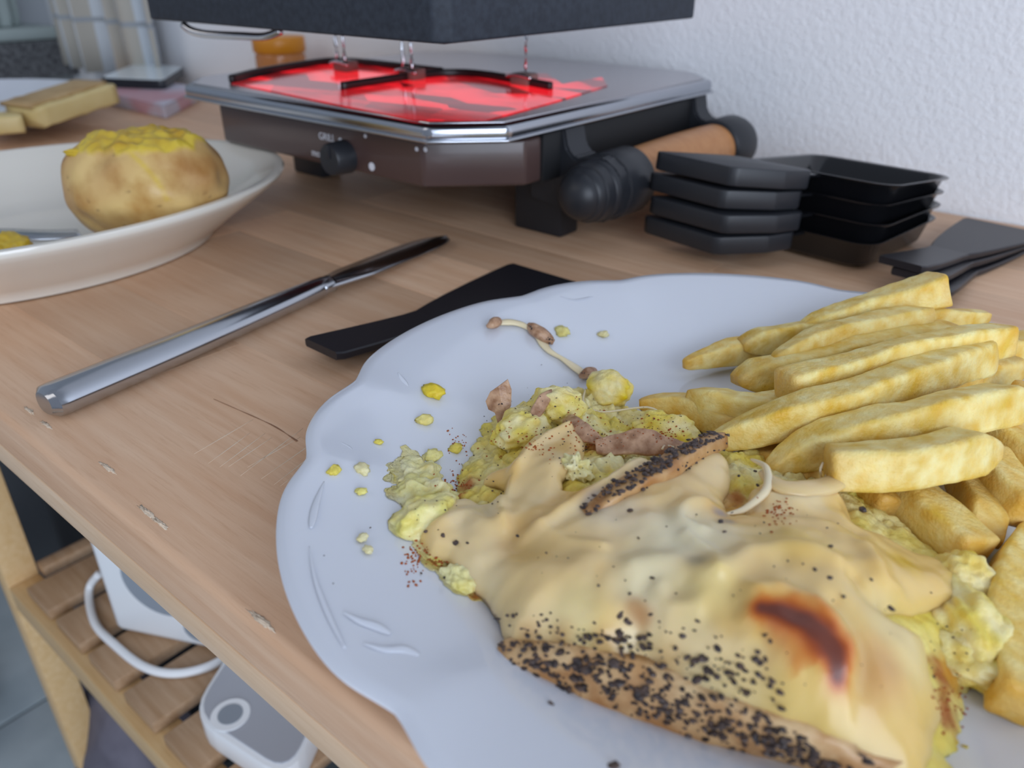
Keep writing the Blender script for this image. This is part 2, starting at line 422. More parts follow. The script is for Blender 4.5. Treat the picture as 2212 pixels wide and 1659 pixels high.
# grey topped appliance lying on shelf
gz = ST+.018
A = P(458, 1467, gz); B = P(408, 1545, gz); Cc = P(625, 1690, gz)
ap = thing('kitchen_scale', 'white edged flat appliance with grey top lying on the slatted shelf', 'appliance', (B.x, B.y, ST))
A = B+(A-B)*3.4; D = A+(Cc-B)
ol = [(A.x, A.y), (B.x, B.y), (Cc.x, Cc.y), (D.x, D.y)]
def rounded(ol, r, seg=5):
    out = []; n = len(ol)
    for i in range(n):
        p = Vector(ol[i]); a = (Vector(ol[i-1])-p).normalized(); b = (Vector(ol[(i+1) % n])-p).normalized()
        for k in range(seg+1):
            t = k/seg; out.append(tuple(p+a*r*(1-t)**2+b*r*t**2))
    return out
prism('housing', rounded(ol, .02), ST, gz, 'whiteplastic', ap, .0008, 2)
ce = Vector(((A+Cc)/2).xy)
ins = [tuple(ce+(Vector(p)-ce)*.92) for p in ol]
prism('top_panel', rounded(ins, .016), gz+.0001, gz+.0013, 'greypanel', ap, 0)
q = P(498, 1545, gz+.0012)
disc_on(ap, 'button', (q.x, q.y, gz+.0016), (0, 0, 1), .011, 'whiteplastic')
disc_on(ap, 'button', (q.x, q.y, gz+.0020), (0, 0, 1), .007, 'greyplastic')
# black box on shelf and things on the floor
M['blackbox'] = mat('black_case', '#17191f', rough=.45); M['bluelabel'] = mat('blue_label', '#2038c0', rough=.5)
bx = thing('equipment_case', 'black case with a blue strip standing on the floor past the table leg', 'case', (-.80, .30, FLOOR_Z))
box('case_body', (-.95, .165, FLOOR_Z), (-.68, .50, -.20), 'blackbox', bx, .006, 3)
box('label_strip', (-.951, .162, -.204), (-.91, .30, -.199), 'bluelabel', bx, .0005, 1)
V, Fc = blob_vf((-.56, .145, FLOOR_Z+.165), (.10, .055, .17), 4, .12, 1.4, 3)
V = [Vector((v.x, v.y, max(v.z, FLOOR_Z))) for v in V]
o = mesh_obj('cloth_bag', V, Fc, mat('grey_cloth', '#6d6a76', rough=.85, col2='#5b5864', nscale=30, bump=.3, bscale=60, bdist=.003), None, origin=(-.56, .145, FLOOR_Z))
tag(o, 'soft grey cloth bag standing on the tiles below the shelf', 'bag')
V, Fc = blob_vf((-1.0, .045, FLOOR_Z+.05), (.075, .06, .05), 4, .35, 2.2, 11, fine=.12, ffreq=5)
V = [Vector((v.x, v.y, max(v.z, FLOOR_Z))) for v in V]
o = mesh_obj('plastic_bag', V, Fc, mat('clear_plastic', '#c4cdd2', rough=.2), None, origin=(-1.0, .045, FLOOR_Z))
tag(o, 'crumpled pale plastic bag on the grey floor tiles', 'bag')

# ================================================================== RACLETTE GRILL
RC = (-.386, .40, 0)
rg = thing('raclette_grill', 'electric raclette grill with black stone top, steel tray and red glow', 'raclette grill', RC)
def octo(x0, x1, y0, y1, c): return [(x0+c, y0), (x1-c, y0), (x1, y0+c), (x1, y1-c), (x1-c, y1), (x0+c, y1), (x0, y1-c), (x0, y0+c)]
prism('body', octo(-.512, -.256, .279, .520, .037), .0365, .0600, 'brown', rg, .002, 3)
prism('gap', octo(-.510, -.258, .281, .518, .036), .0598, .0625, 'dark', rg, 0)
rm = prism('rim', octo(-.522, -.250, .268, .530, .028), .0622, .0705, 'steelrim', rg, .0032, 4)
prism('bead', octo(-.5228, -.2492, .2672, .5308, .028), .0622, .0640, 'steel', rm, .0008, 2)
prism('tray', octo(-.517, -.255, .273, .525, .026), .0700, .0712, 'mirror', rg, .0005, 1)
# tray ribs
for pts in ([P(500, 180, .0712), P(560, 164, .0712), P(690, 142, .0712), P(745, 140, .0712), P(800, 144, .0712), P(955, 163, .0712)],
            [P(740, 196, .0712), P(900, 172, .0712), P(985, 166, .0712), P(1060, 172, .0712), P(1190, 196, .0712)]):
    pts = [Vector((max(p.x, -.505), min(p.y, .505), .0737)) for p in pts]
    V, Fc = sweep(pts, rrect(.003, .005, .001, 2), 30); mesh_obj('tray_rib', V, Fc, 'rib', rg)
# red glowing glass panel let into the tray
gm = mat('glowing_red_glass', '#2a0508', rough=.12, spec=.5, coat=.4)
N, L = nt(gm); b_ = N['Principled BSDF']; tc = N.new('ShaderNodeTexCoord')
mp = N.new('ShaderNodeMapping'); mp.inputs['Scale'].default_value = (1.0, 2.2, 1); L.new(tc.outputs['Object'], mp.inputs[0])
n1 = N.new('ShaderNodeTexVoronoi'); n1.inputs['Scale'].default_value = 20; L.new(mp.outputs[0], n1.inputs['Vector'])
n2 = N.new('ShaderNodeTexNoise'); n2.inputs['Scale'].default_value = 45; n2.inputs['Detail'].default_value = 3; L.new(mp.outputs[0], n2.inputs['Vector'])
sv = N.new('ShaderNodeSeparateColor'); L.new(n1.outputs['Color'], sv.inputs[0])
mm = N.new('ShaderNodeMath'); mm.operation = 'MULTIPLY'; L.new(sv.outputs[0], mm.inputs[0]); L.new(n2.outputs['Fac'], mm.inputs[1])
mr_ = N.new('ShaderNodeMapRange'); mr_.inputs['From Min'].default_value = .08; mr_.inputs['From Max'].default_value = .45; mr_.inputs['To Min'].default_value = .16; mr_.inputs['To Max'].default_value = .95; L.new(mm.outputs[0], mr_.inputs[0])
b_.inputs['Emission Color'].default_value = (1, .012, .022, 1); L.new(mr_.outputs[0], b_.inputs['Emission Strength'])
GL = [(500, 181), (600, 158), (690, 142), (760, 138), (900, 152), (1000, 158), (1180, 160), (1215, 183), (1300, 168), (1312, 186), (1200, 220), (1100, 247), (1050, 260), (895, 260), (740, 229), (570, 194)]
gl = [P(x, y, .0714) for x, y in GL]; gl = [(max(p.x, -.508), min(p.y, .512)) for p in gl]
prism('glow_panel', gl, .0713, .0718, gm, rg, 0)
# stone slab, hollow below
box('heater_plate', (-.470, .262, .1075), (-.258, .446, .1091), 'carrier', rg, .0004)
sx0, sx1, sy0, sy1 = -.484, -.244, .247, .462
prism('grill_stone', octo(sx0, sx1, sy0, sy1, .006), .1092, .1365, 'stone', rg, .0014, 3)
# chrome rod below stone
tube('drip_rod', [P(345, 46, .1085)*.9+Vector((0, 0, .0109)) if False else Vector((-.452, .252, .1075)), Vector((-.447, .2535, .1045)), Vector((-.437, .257, .1030)), Vector((-.415, .264, .1028)), Vector((-.400, .269, .103)), Vector((-.390, .2725, .106))], .0021, 'chrome', rg, 40, 10)
# support pegs
M['ceramic'] = mat('ceramic_peg', '#8a6f68', rough=.4)
for (x, y) in ((-.462, .372), (-.396, .372), (-.325, .399), (-.30, .30)):
    if (x, y) == (-.30, .30): continue
    sp = box('support_block', (x-.007, y-.006, .0712), (x+.007, y+.006, .0785), 'ceramic', rg, .0015)
    for k in (-.0045, .0035):
        tube('wire', [(x+k, y-.003, .075), (x+k, y-.003, .090), (x+k, y-.003, .106)], .0011, 'chrome', sp, 8, 8)
    tube('wire', [(x-.009, y-.006, .0765), (x, y-.0075, .078), (x+.010, y-.006, .0765)], .0010, 'chrome', sp, 10, 8)
# knob + marks on the front face (facing -y)
YF = .279
KP = PY(748, 338, YF)
kb = lathe('knob', [(0, -.012), (.0078, -.012), (.0086, -.0108), (.0092, 0.)], 'blackplastic', rg, 40, KP, axis='y')
box('pointer', (KP.x-.0015, YF-.0128, KP.z+.001), (KP.x+.0015, YF-.0118, KP.z+.0082), 'blackplastic', kb, .0003)
FR = (math.pi/2, 0, 0)
def mk(px_, py_): p = PY(px_, py_, YF-.0003); return (p.x, p.y, p.z)
txt('lettering', 'GRILL', .0056, 'print', rg, mk(706, 297), FR)
txt('lettering', 'mo', .0058, 'print', rg, mk(682, 331), FR)
def dot(px_, py_, r): return disc_on(rg, 'mark', mk(px_, py_), (0, -1, 0), r, 'print', .0003)
dot(735, 303, .0013); dot(789, 294, .0010); dot(803, 360, .0022)
dot(900, 322, .0011); dot(919, 323, .0012)
# end bracket, feet and wooden handle (towards +x)
HX, HZ = -.231, .033
def bracket(y0, y1, name='bracket'):
    ol = [(-.275, .0625), (-.2525, .0625), (-.250, .052), (-.245, .0475), (HX+.004, HZ+.0172), (HX+.0130, HZ+.0115), (HX+.0172, HZ+.001), (HX+.0140, HZ-.0105), (HX+.004, HZ-.0172), (HX-.010, HZ-.0150), (-.262, .020), (-.275, .022)]
    bm = bmesh.new(); a = [bm.verts.new((x, y0, z)) for x, z in ol]; b = [bm.verts.new((x, y1, z)) for x, z in ol]; n = len(ol)
    bm.faces.new(a); bm.faces.new(b[::-1])
    for i in range(n): bm.faces.new((a[i], b[i], b[(i+1) % n], a[(i+1) % n]))
    bmesh.ops.recalc_face_normals(bm, faces=bm.faces[:])
    bmesh.ops.bevel(bm, geom=bm.edges[:], offset=.0012, segments=2, affect='EDGES', clamp_overlap=True)
    return from_bm(name, bm, 'blackplastic', rg, 'auto')
bracket(.343, .362); bracket(.483, .500)
box('end_panel', (-.2580, .328, .0362), (-.2540, .492, .0610), 'dark', rg, .001)
for x0, y0 in ((-.291, .349), (-.291, .478), (-.505, .349), (-.505, .478)):
    box('foot', (x0, y0, .0002), (x0+.034, y0+.017, .039), 'blackplastic', rg, .0015)
hd = lathe('handle', [(0, .372), (.0154, .372), (.0161, .40), (.0164, .428), (.0161, .456), (.0154, .478), (0, .478)], 'handlewood', rg, 40, (HX, 0, HZ), axis='y')
lathe('handle_cap', [(0, .3200), (.004, .3205), (.0080, .3222), (.0108, .3250), (.0122, .3275), (.0122, .3283), (.0130, .3288), (.0142, .3325), (.0142, .3335), (.0150, .3340), (.0156, .3390), (.0156, .3400), (.0162, .3405), (.0164, .3465), (.0152, .3475), (.0152, .3510), (.0176, .3520), (.0180, .3560), (.0180, .3740), (.0168, .3752), (0, .3752)], 'blackplastic', rg, 56, (HX, 0, HZ), axis='y')
lathe('handle_cap', [(0, .4740), (.0170, .4740), (.0180, .4750), (.0180, .4990), (.0165, .5040), (.010, .5075), (0, .5085)], 'blackplastic', rg, 56, (HX, 0, HZ), axis='y')

# ================================================================== STACKED PANS
def make_pan(label):
    t = thing('raclette_pan', label, 'pan', (0, 0, 0), 'black raclette pans in the stack')
    # tray: loft of rounded rectangles, outside up, inside down
    rings = [(.066, .070, 0.0, .010), (.071, .075, .0022, .011), (.0755, .080, .0125, .011), (.0800, .0845, .0136, .012), (.0806, .0851, .0143, .012), (.0796, .0841, .0146, .012),
             (.0752, .0795, .0138, .011), (.0705, .0745, .0030, .010), (.066, .070, .0010, .009)]
    V, Fc = [], []; k = None
    for w_, h_, z, r in rings:
        s = rrect(w_, h_, r, 6); k = len(s); V += [Vector((x, y, z)) for x, y in s]
    for i in range(len(rings)-1):
        for j in range(k):
            a = i*k+j; b = i*k+(j+1) % k; Fc.append((a, b, b+k, a+k))
    Fc.append(list(range(k))[::-1]); Fc.append([(len(rings)-1)*k+j for j in range(k)])
    mesh_obj('tray', V, Fc, 'enamel', t); autosmooth(t.children[0], 60)
    # steel neck and plastic grip towards -y
    prism('neck', [(-.030, -.060), (.000, -.060), (.004, -.039), (-.034, -.039)], .0122, .0140, 'enamel', t, .0004, 1)
    ol = [(-.066, -.0860), (-.062, -.0885), (-.0185, -.0915), (-.0150, -.0895), (-.0005, -.0690), (.004, -.0545), (.002, -.0500), (-.040, -.0480), (-.0455, -.0530)]
    prism('grip', ol, .0070, .0163, 'blackplastic', t, .0012, 2)
    return t
PC = Vector((-.137, .442, 0))
lab = ['bottom pan of the black raclette pan stack, resting on the table', 'second pan from the bottom of the black raclette pan stack',
       'third pan from the bottom, under the top one of the pan stack', 'topmost empty pan of the black raclette pan stack']
p0 = make_pan(lab[0])
for i in range(4):
    t = p0 if i == 0 else copy_tree(p0)
    t['label'] = lab[i]
    tilt = .012+.034*i
    t.location = PC+Vector((.001*(i % 2), .0008*i, .0008+.0083*i+.0005)); t.rotation_euler = (-tilt, 0, math.radians(-7+[0, 1.2, -.6, .8][i]))

# ================================================================== SPATULAS
def make_spatula(label, group=None):
    t = thing('raclette_spatula', label, 'spatula', (0, 0, 0), group)
    hl = [(-.0105, -.068), (.0085, -.0685), (.0105, -.066), (.0088, -.014), (-.0080, -.014), (-.0118, -.066)]
    def tf(co):
        s = max(0, (-.010-co.y)/.06); return (co.x, co.y, co.z+.0065*min(s, 1.)**1.2)
    # one outline lofted as grid strips so the bend is smooth
    L_ = [(-.0690, -.0105, .0090), (-.066, -.0116, .0104), (-.050, -.0110, .0102), (-.034, -.0102, .0096), (-.020, -.0094, .0090), (-.012, -.0096, .0092), (-.004, -.0118, .0112), (.010, -.0148, .0142), (.030, -.0182, .0178), (.050, -.0210, .0208), (.064, -.0225, .0224), (.0672, -.0215, .0214)]
    V, Fc = [], []
    for y, xl, xr in L_:
        th = .0034 if y < -.01 else max(.0034-.0022*(y+.01)/.07, .0011)
        zz = tf(Vector((0, y, 0)))[2]
        e = .0006
        V += [Vector((xl+e, y, zz)), Vector((xr-e, y, zz)), Vector((xr, y, zz+e)), Vector((xr, y, zz+th-e)), Vector((xr-e, y, zz+th)), Vector((xl+e, y, zz+th)), Vector((xl, y, zz+th-e)), Vector((xl, y, zz+e))]
    k = 8; n = len(L_)
    for i in range(n-1):
        for j in range(k): a = i*k+j; b = i*k+(j+1) % k; Fc.append((a, a+k, b+k, b))
    Fc.append(list(range(k))); Fc.append([(n-1)*k+j for j in range(k)][::-1])
    nh = 6*k
    def sub(name, lo, hi):
        idx = [f for f in Fc if lo <= min(v//k for v in f) and max(v//k for v in f) <= hi]
        us = sorted({v for f in idx for v in f}); mp = {v: i for i, v in enumerate(us)}
        vv = [V[v] for v in us]; ff = [[mp[v] for v in f] for f in idx]
        # cap the cut
        cut = 5
        c = [mp[cut*k+j] for j in range(k)]; ff.append(c if lo == cut else c[::-1])
        o = mesh_obj(name, vv, ff, 'spatula', t)
        bm = bmesh.new(); bm.from_mesh(o.data); bmesh.ops.recalc_face_normals(bm, faces=bm.faces[:]); bm.to_mesh(o.data); bm.free()
        autosmooth(o, 35)
    sub('handle', 0, 5); sub('blade', 5, n-1)
    return t
s0 = make_spatula('black plastic spatula lying between the steel knife and the white plate')
a = (P(650, 735, .010)+P(720, 768, .010))/2; b = (P(1115, 560, .002)+P(1265, 605, .002))/2; d = b-a
s0.location = ((a.x+b.x)/2, (a.y+b.y)/2, .0003); s0.rotation_euler = (0, 0, math.atan2(d.y, d.x)-math.pi/2)
for i, (lb, dx_, dy_, rz, tx) in enumerate((('bottom spatula of the black stack beside the pan stack', .004, .002, .10, 0), ('middle spatula of the black stack beside the pan stack', .002, .001, .05, .012), ('topmost spatula of the black stack beside the pan stack', 0, 0, -.02, .02))):
    t = copy_tree(s0); t['label'] = lb; t['group'] = 'spatulas stacked by the pans'
    t.location = (-.0735+dx_, .4420+dy_, .0003+.0036*i+(.0008 if i else 0)); t.rotation_euler = (-tx, 0, rz-.12)

# ================================================================== KNIFE
kn = thing('table_knife', 'polished steel table knife lying beside the cream bowl', 'knife', (-.285, .19, 0))
a = P(95, 872, .006); b = P(700, 617, .006); tip = P(965, 516, .002)
ax = (b-a); side = Vector((ax.y, -ax.x, 0)).normalized()
def hs(t):
    e = 1-max(0, (.04-t)/.04)**2*.45
    wv = 1.0-.42*t+ .10*math.sin(t*math.pi)
    if t > .95: wv *= 1-.15*(t-.95)/.05
    return (wv*e, (1.-.18*t)*(e*.5+.5))
sec = [(.0088*math.cos(x)*abs(math.cos(x))**-.25 if abs(math.cos(x)) > 1e-6 else 0, .0052*math.sin(x)) for x in [2*math.pi*i/20+.001 for i in range(20)]]
V, Fc = sweep([a, a.lerp(b, .33)+side*.0005, a.lerp(b, .66)+side*.0003, b], sec, 40, scale=hs); mesh_obj('handle', V, Fc, 'steel', kn)
# blade with spine and edge
bl = tip-b; nB = 26; V, Fc = [], []
bs = Vector((bl.y, -bl.x, 0)).normalized()
for i in range(nB):
    t = i/(nB-1); c = b.lerp(Vector((tip.x, tip.y, .0035)), t)-bl.normalized()*.003*(1-t)
    wl = .0050+.0060*min(1, t/.22)**.8; wr = .0050+.0048*min(1, t/.3)
    if t > .55: k_ = ((t-.55)/.45); wl *= math.sqrt(max(1-k_**2.6, 0))*1.0; wr *= math.sqrt(max(1-k_**4, 0))
    th = .0016*(1-.55*t)
    V += [c-bs*wl, c-bs*wl*.4+Vector((0, 0, th*.7)), c+bs*wr*.7+Vector((0, 0, th)), c+bs*wr, c+bs*wr*.7-Vector((0, 0, th)), c-bs*wl*.4-Vector((0, 0, th*.7))]
for i in range(nB-1):
    for j in range(6): q_ = i*6+j; r_ = i*6+(j+1) % 6; Fc.append((q_, r_, r_+6, q_+6))
mesh_obj('blade', V, Fc, 'steel', kn); autosmooth(kn.children[-1], 30)
V, Fc = sweep([b-ax.normalized()*.004, b+bl.normalized()*.004], circ_sec(.0056, 16), 6, scale=lambda t: (1-.1*t, .72)); mesh_obj('bolster', V, Fc, 'steel', kn)

# ================================================================== CREAM BOWL WITH POTATO
BC = Vector((-.456, .152, 0)); BA, BB = .1088, .1377
bwl = thing('soup_plate', 'cream deep plate holding a boiled potato', 'plate', BC)
prof = [(0, .0042), (.56, .0042), (.57, .0008), (.61, .0006), (.635, .0010), (.650, .0048), (.70, .0090), (.80, .0160), (.90, .0246), (.965, .0308), (.992, .0338), (1.0, .0356), (.994, .0374), (.975, .0380), (.955, .0370), (.90, .0315), (.80, .0225), (.70, .0150), (.60, .0098), (.50, .0078), (0, .0074)]
prof = [(r*(1.04 if .6 < r < .75 else 1), z) for r, z in prof]
prof = [(r, z*.94) for r, z in prof]
lathe('dish', prof, 'cream', bwl, 120, BC, sx=BA, sy=BB)
pc = Vector((-.398, .187, .0395))
Rp = Matrix.Rotation(math.radians(40), 3, 'Z') @ Matrix.Rotation(math.radians(-6), 3, 'Y')
pt = thing('boiled_potato', 'boiled unpeeled potato with broken open yellow top', 'potato', (pc.x, pc.y, .012))
V, Fc = blob_vf((0, 0, 0), (.0395, .0330, .0300), 6, .10, 1.1, 2)
cols = []; V2 = []
rr = random.Random(5); eyes = [Vector((rr.gauss(0, 1), rr.gauss(0, 1), rr.gauss(0, 1))).normalized() for _ in range(60)]
crack = smooth_path([Vector((-.05, -.55, .85)).normalized(), Vector((.25, -.75, .6)).normalized(), Vector((.45, -.85, .25)).normalized(), Vector((.5, -.85, -.05)).normalized()], 30)
for v in V:
    d = Vector((v.x/.0395, v.y/.0330, v.z/.0300)); d.normalize(); p = Rp @ v + pc
    c = Vector(lin('#d8b878')).lerp(Vector(lin('#bb8f5a')), min(max(.45+1.1*noise.noise(d*1.7+Vector((3, 1, 4))), 0), 1)*.8)
    for e in eyes:
        dd = (d-e).length
        if dd < .035: c = c.lerp(Vector(lin('#7c5a34')), .8*(1-dd/.035))
    dc = min((d-q).length for q in crack)
    if dc < .05: c = c.lerp(Vector(lin('#d8b83a')), .8*(1-dc/.05))
    lim = .0195+.0035*noise.noise(Vector((p.x*70, p.y*70, 2)))+.0018*noise.noise(Vector((p.x*200, p.y*200, 7)))
    h_ = p.z-pc.z
    if h_ > lim:
        k_ = min((h_-lim)/.0012, 1); c = c.lerp(Vector(lin('#d6ba40')), k_)
        p.z = pc.z+lim+(h_-lim)*.55+k_*(.0014+.0034*noise.noise(Vector((p.x*95, p.y*95, 4)))+.0016*noise.noise(Vector((p.x*260, p.y*260, 9))))
    V2.append(p); cols.append(tuple(c))
mesh_obj('skin', V2, Fc, 'potskin', pt, colors=cols)
for q_, r_, sd_ in ((P(170, 330, .058), (.0065, .003, .0022), 4), (P(260, 296, .0625), (.0060, .003, .0020), 5), (P(385, 290, .0625), (.0070, .003, .0018), 7)):
    V, Fc = blob_vf(q_, r_, 4, .3, 1.5, sd_, Matrix.Rotation(math.radians(40), 3, 'Z'), fine=.05, ffreq=6); mesh_obj('flesh', V, Fc, 'potflesh', pt)
# fork lying in the bowl
fk = thing('dinner_fork', 'steel fork resting in the cream deep plate under the potato', 'fork', (-.44, .13, .012))
a = P(-120, 500, .020); b = P(60, 508, .0165); c = P(172, 505, .0135)
V, Fc = sweep([a, b, c], rrect(.017, .0016, .0007, 2), 20, scale=lambda t: (1.0 if t > .45 else .55+t, 1)); mesh_obj('head', V, Fc, 'steel', fk)
V, Fc = sweep([a+(a-b)*1.5+Vector((0, 0, .016)), a+(a-b)*.5+Vector((0, 0, .004)), a], rrect(.009, .003, .001, 2), 16); mesh_obj('handle', V, Fc, 'steel', fk)
V, Fc = blob_vf(P(25, 528, .020), (.012, .008, .005), 4, .3, 2, 8, fine=.1); o = mesh_obj('potato_piece', V, Fc, 'potflesh', None, origin=P(25, 528, .015))
tag(o, 'small yellow potato piece at the rim of the cream plate', 'potato')

# ================================================================== FAR LEFT PLATE WITH CHEESE
PC2 = Vector((-.905, .262, 0))
p2 = thing('white_plate', 'white plate with a slice of raw cheese in front of the granite sill', 'plate', PC2)
lathe('dish', [(0, .003), (.068, .003), (.07, 0), (.076, 0), (.080, .005), (.12, .0235), (.1215, .025), (.120, .026), (.082, .0105), (.074, .0082), (0, .0078)], 'porcelain', p2, 96, PC2)
cs = thing('cheese_slice', 'thick pale cheese slice with brown rind on the far white plate', 'cheese', (-.83, .26, .01))
M['rawcheese'] = mat('raw_cheese', '#dcc890', rough=.45, sss=.2, col2='#d2bc80', nscale=30); M['rawrind'] = mat('raw_rind', '#c0a478', rough=.6, col2='#a98a5c', nscale=40)
a = P(55, 252, .022); b = P(218, 200, .030)
V, Fc = sweep([a, b], rrect(.040, .017, .003, 3), 12, wob=.001); mesh_obj('paste', V, Fc, 'rawcheese', cs)
V, Fc = sweep([a+Vector((-.004, -.004, .0095)), b+Vector((-.004, -.004, .0095))], rrect(.036, .0035, .0012, 2), 12, wob=.0008); mesh_obj('rind', V, Fc, 'rawrind', cs)
a = P(-30, 268, .019); b = P(50, 262, .019)
V, Fc = sweep([a, b], rrect(.03, .014, .003, 3), 8, wob=.001); o = mesh_obj('cheese_piece', V, Fc, 'rawcheese', None, origin=(a+b)/2-Vector((0, 0, .007))); tag(o, 'smaller cheese piece beside the thick slice on the far plate', 'cheese')

# ================================================================== BACKGROUND ITEMS
M['paper'] = mat('magazine_cover', '#c9c6d4', rough=.5, col2='#c79aa4', nscale=14, ncontrast=(.5, .6)); M['tablet'] = mat('tablet_case', '#20262e', rough=.4)
M['screen'] = mat('tablet_sky_reflection', '#eaf4f8', rough=.1)  # near-white base colour paints the sky's reflection onto the tablet glass
mg = thing('magazine', 'pale pink and white magazine under the tablet behind the grill', 'magazine', (-.93, .46, 0))
ol = [tuple(P(210, 222, 0).xy), tuple(P(360, 258, 0).xy), tuple(P(440, 215, 0).xy), tuple(P(300, 190, 0).xy)]
prism('pages', ol, .0002, .012, 'paper', mg, .001, 1)
prism('cover', ol, .0122, .013, 'paper', mg, 0)
tbt = thing('tablet', 'dark edged tablet with white sky reflection coloured into its glass lying on the magazine', 'tablet', (-1.0, .47, .013))
ol = [tuple(P(214, 174, .02).xy), tuple(P(355, 180, .02).xy), tuple(P(400, 150, .02).xy), tuple(P(300, 140, .02).xy)]
prism('case', rounded(ol, .012, 4), .0135, .0225, 'tablet', tbt, .0004, 1)
c_ = sum((Vector(p) for p in ol), Vector((0, 0)))/4
prism('screen', rounded([tuple(c_+(Vector(p)-c_)*.95) for p in ol], .012, 4), .0226, .0234, 'screen', tbt, 0)
# fluted white vase on the sill
vz = thing('fluted_vase', 'white fluted pot with square foot on the granite sill', 'vase', (-1.405, .43, .036))
M['vase'] = mat('pale_ceramic', '#aab6b4', rough=.4)
lathe('pot', [(0, .019), (.080, .019), (.083, .03), (.088, .30), (.106, .31), (.10, .315), (.09, .31), (.082, .04), (0, .035)], 'vase', vz, 160, (-1.405, .43, .036), rad=lambda t, r: 1+(.07*math.cos(18*t) if r > .078 else 0))
box('foot', (-1.499, .43-.105, .0362), (-1.405+.098, .43+.105, .054), 'vase', vz, .006, 3)
# plaid curtain against the back wall
cm = bpy.data.materials.new('plaid_cloth'); cm.use_nodes = True; N, L = nt(cm); bs_ = N['Principled BSDF']; bs_.inputs['Roughness'].default_value = .9
tc = N.new('ShaderNodeTexCoord'); sp = N.new('ShaderNodeSeparateXYZ'); L.new(tc.outputs['UV'], sp.inputs[0])
def stripe(sock, period, width, phase):
    a_ = N.new('ShaderNodeMath'); a_.operation = 'ADD'; a_.inputs[1].default_value = phase; L.new(sock, a_.inputs[0])
    m_ = N.new('ShaderNodeMath'); m_.operation = 'PINGPONG'; m_.inputs[1].default_value = period/2; L.new(a_.outputs[0], m_.inputs[0])
    l_ = N.new('ShaderNodeMath'); l_.operation = 'LESS_THAN'; l_.inputs[1].default_value = width/2; L.new(m_.outputs[0], l_.inputs[0]); return l_.outputs[0]
cur = lin('#c3cad0')+(1,)
prev = None
for sock, per, wd, ph, cc in ((sp.outputs['X'], .085, .022, .0, '#b3afa5'), (sp.outputs['Y'], .085, .006, .02, '#9aa0a6'), (sp.outputs['X'], .17, .008, .03, '#5f8096'), (sp.outputs['X'], .085, .004, .03, '#9a9ea4')):
    s_ = stripe(sock, per, wd, ph); mx = N.new('ShaderNodeMix'); mx.data_type = 'RGBA'; L.new(s_, mx.inputs[0])
    if prev is None: mx.inputs[6].default_value = cur
    else: L.new(prev, mx.inputs[6])
    mx.inputs[7].default_value = lin(cc)+(1,); prev = mx.outputs[2]
L.new(prev, bs_.inputs['Base Color'])
V, Fc, UV = [], [], []
nu, nv = 120, 14
for i in range(nu):
    u = i/(nu-1); x = -1.285+.30*u
    for j in range(nv):
        v = j/(nv-1)
        V.append(Vector((x+.008*math.sin(u*25+v)-.03*v*u, .520+.014*math.sin(u*30)+.006*math.sin(u*13+2*v), .004+.60*v))); UV.append((u*.42, v*.60))
for i in range(nu-1):
    for j in range(nv-1): a_ = i*nv+j; Fc.append((a_, a_+nv, a_+nv+1, a_+1))
ct = mesh_obj('curtain', V, Fc, cm, None, origin=(-1.13, .53, .004))
uvl = ct.data.uv_layers.new(name='UVMap')
for lp in ct.data.loops: uvl.data[lp.index].uv = UV[lp.vertex_index]
sm = ct.modifiers.new('thick', 'SOLIDIFY'); sm.thickness = .002
tag(ct, 'white plaid curtain with beige and blue stripes hanging by the wall', 'curtain')
# orange jar and pale blue box behind the grill
JP = PY(600, 78, .500); JT = JP.z
jr = thing('jar', 'small orange jar with orange lid behind the grill', 'jar', (JP.x, JP.y, 0))
M['orange'] = mat('orange_lid', '#d58a1c', rough=.35); M['orangejar'] = mat('orange_content', '#c07a3a', rough=.25, coat=.3)
J = (JP.x, JP.y, 0)
lathe('glass', [(0, .0004), (.023, .0004), (.0245, .004), (.0245, JT-.018), (.023, JT-.0145), (0, JT-.0145)], 'orangejar', jr, 48, J)
lathe('lid', [(0, JT-.0143), (.0245, JT-.0143), (.0255, JT-.013), (.0255, JT-.001), (.0245, JT), (0, JT)], 'orange', jr, 48, J)

# ================================================================== WHITE PLATE
PL = Vector((-.062, .190, 0)); PR = .1335
NOTCH = [223-60*k for k in range(6)], [203-60*k for k in range(6)]
def scal(t, r):
    if r < .100: return 1
    f = min((r-.100)/.022, 1)**1.5
    dg = math.degrees(t) % 60
    # notches at 43 and 23 (mod 60)
    d1 = min(abs(dg-43), 60-abs(dg-43)); d2 = min(abs(dg-23), 60-abs(dg-23))
    s = -.020*math.exp(-(d1/4.5)**2)-.020*math.exp(-(d2/4.5)**2)
    if not (23 < dg < 43): s += .021*math.sin(math.pi*(((dg-43) % 60)/40.))**.8
    else: s += .008*math.sin(math.pi*(dg-23)/20.)
    return 1+s*f
PPROF = [(0, .0030), (.074, .0030), (.0755, .0004), (.080, .0002), (.082, .0012), (.084, .0042), (.094, .0072), (.106, .0118), (.122, .0166), (.1305, .0189), (.1330, .0198), (.1335, .0204), (.1326, .0210),
         (.129, .0206), (.122, .0191), (.114, .0168), (.106, .0143), (.100, .0121), (.095, .0099), (.090, .0079), (.085, .0068), (.079, .0063), (.05, .0061), (0, .0060)]
def plate_z(x, y):
    r = math.hypot(x-PL.x, y-PL.y); pr = PPROF[12:][::-1]
    for (r0, z0), (r1, z1) in zip(pr, pr[1:]):
        if r0 <= r <= r1: return z0+(z1-z0)*(r-r0)/(r1-r0)
    return .0062 if r < .05 else .0205
dp = thing('dinner_plate', 'white scalloped porcelain plate with embossed rim holding fries and cheese', 'plate', PL)
lathe('dish', PPROF, 'porcelain', dp, 360, PL, rad=scal)
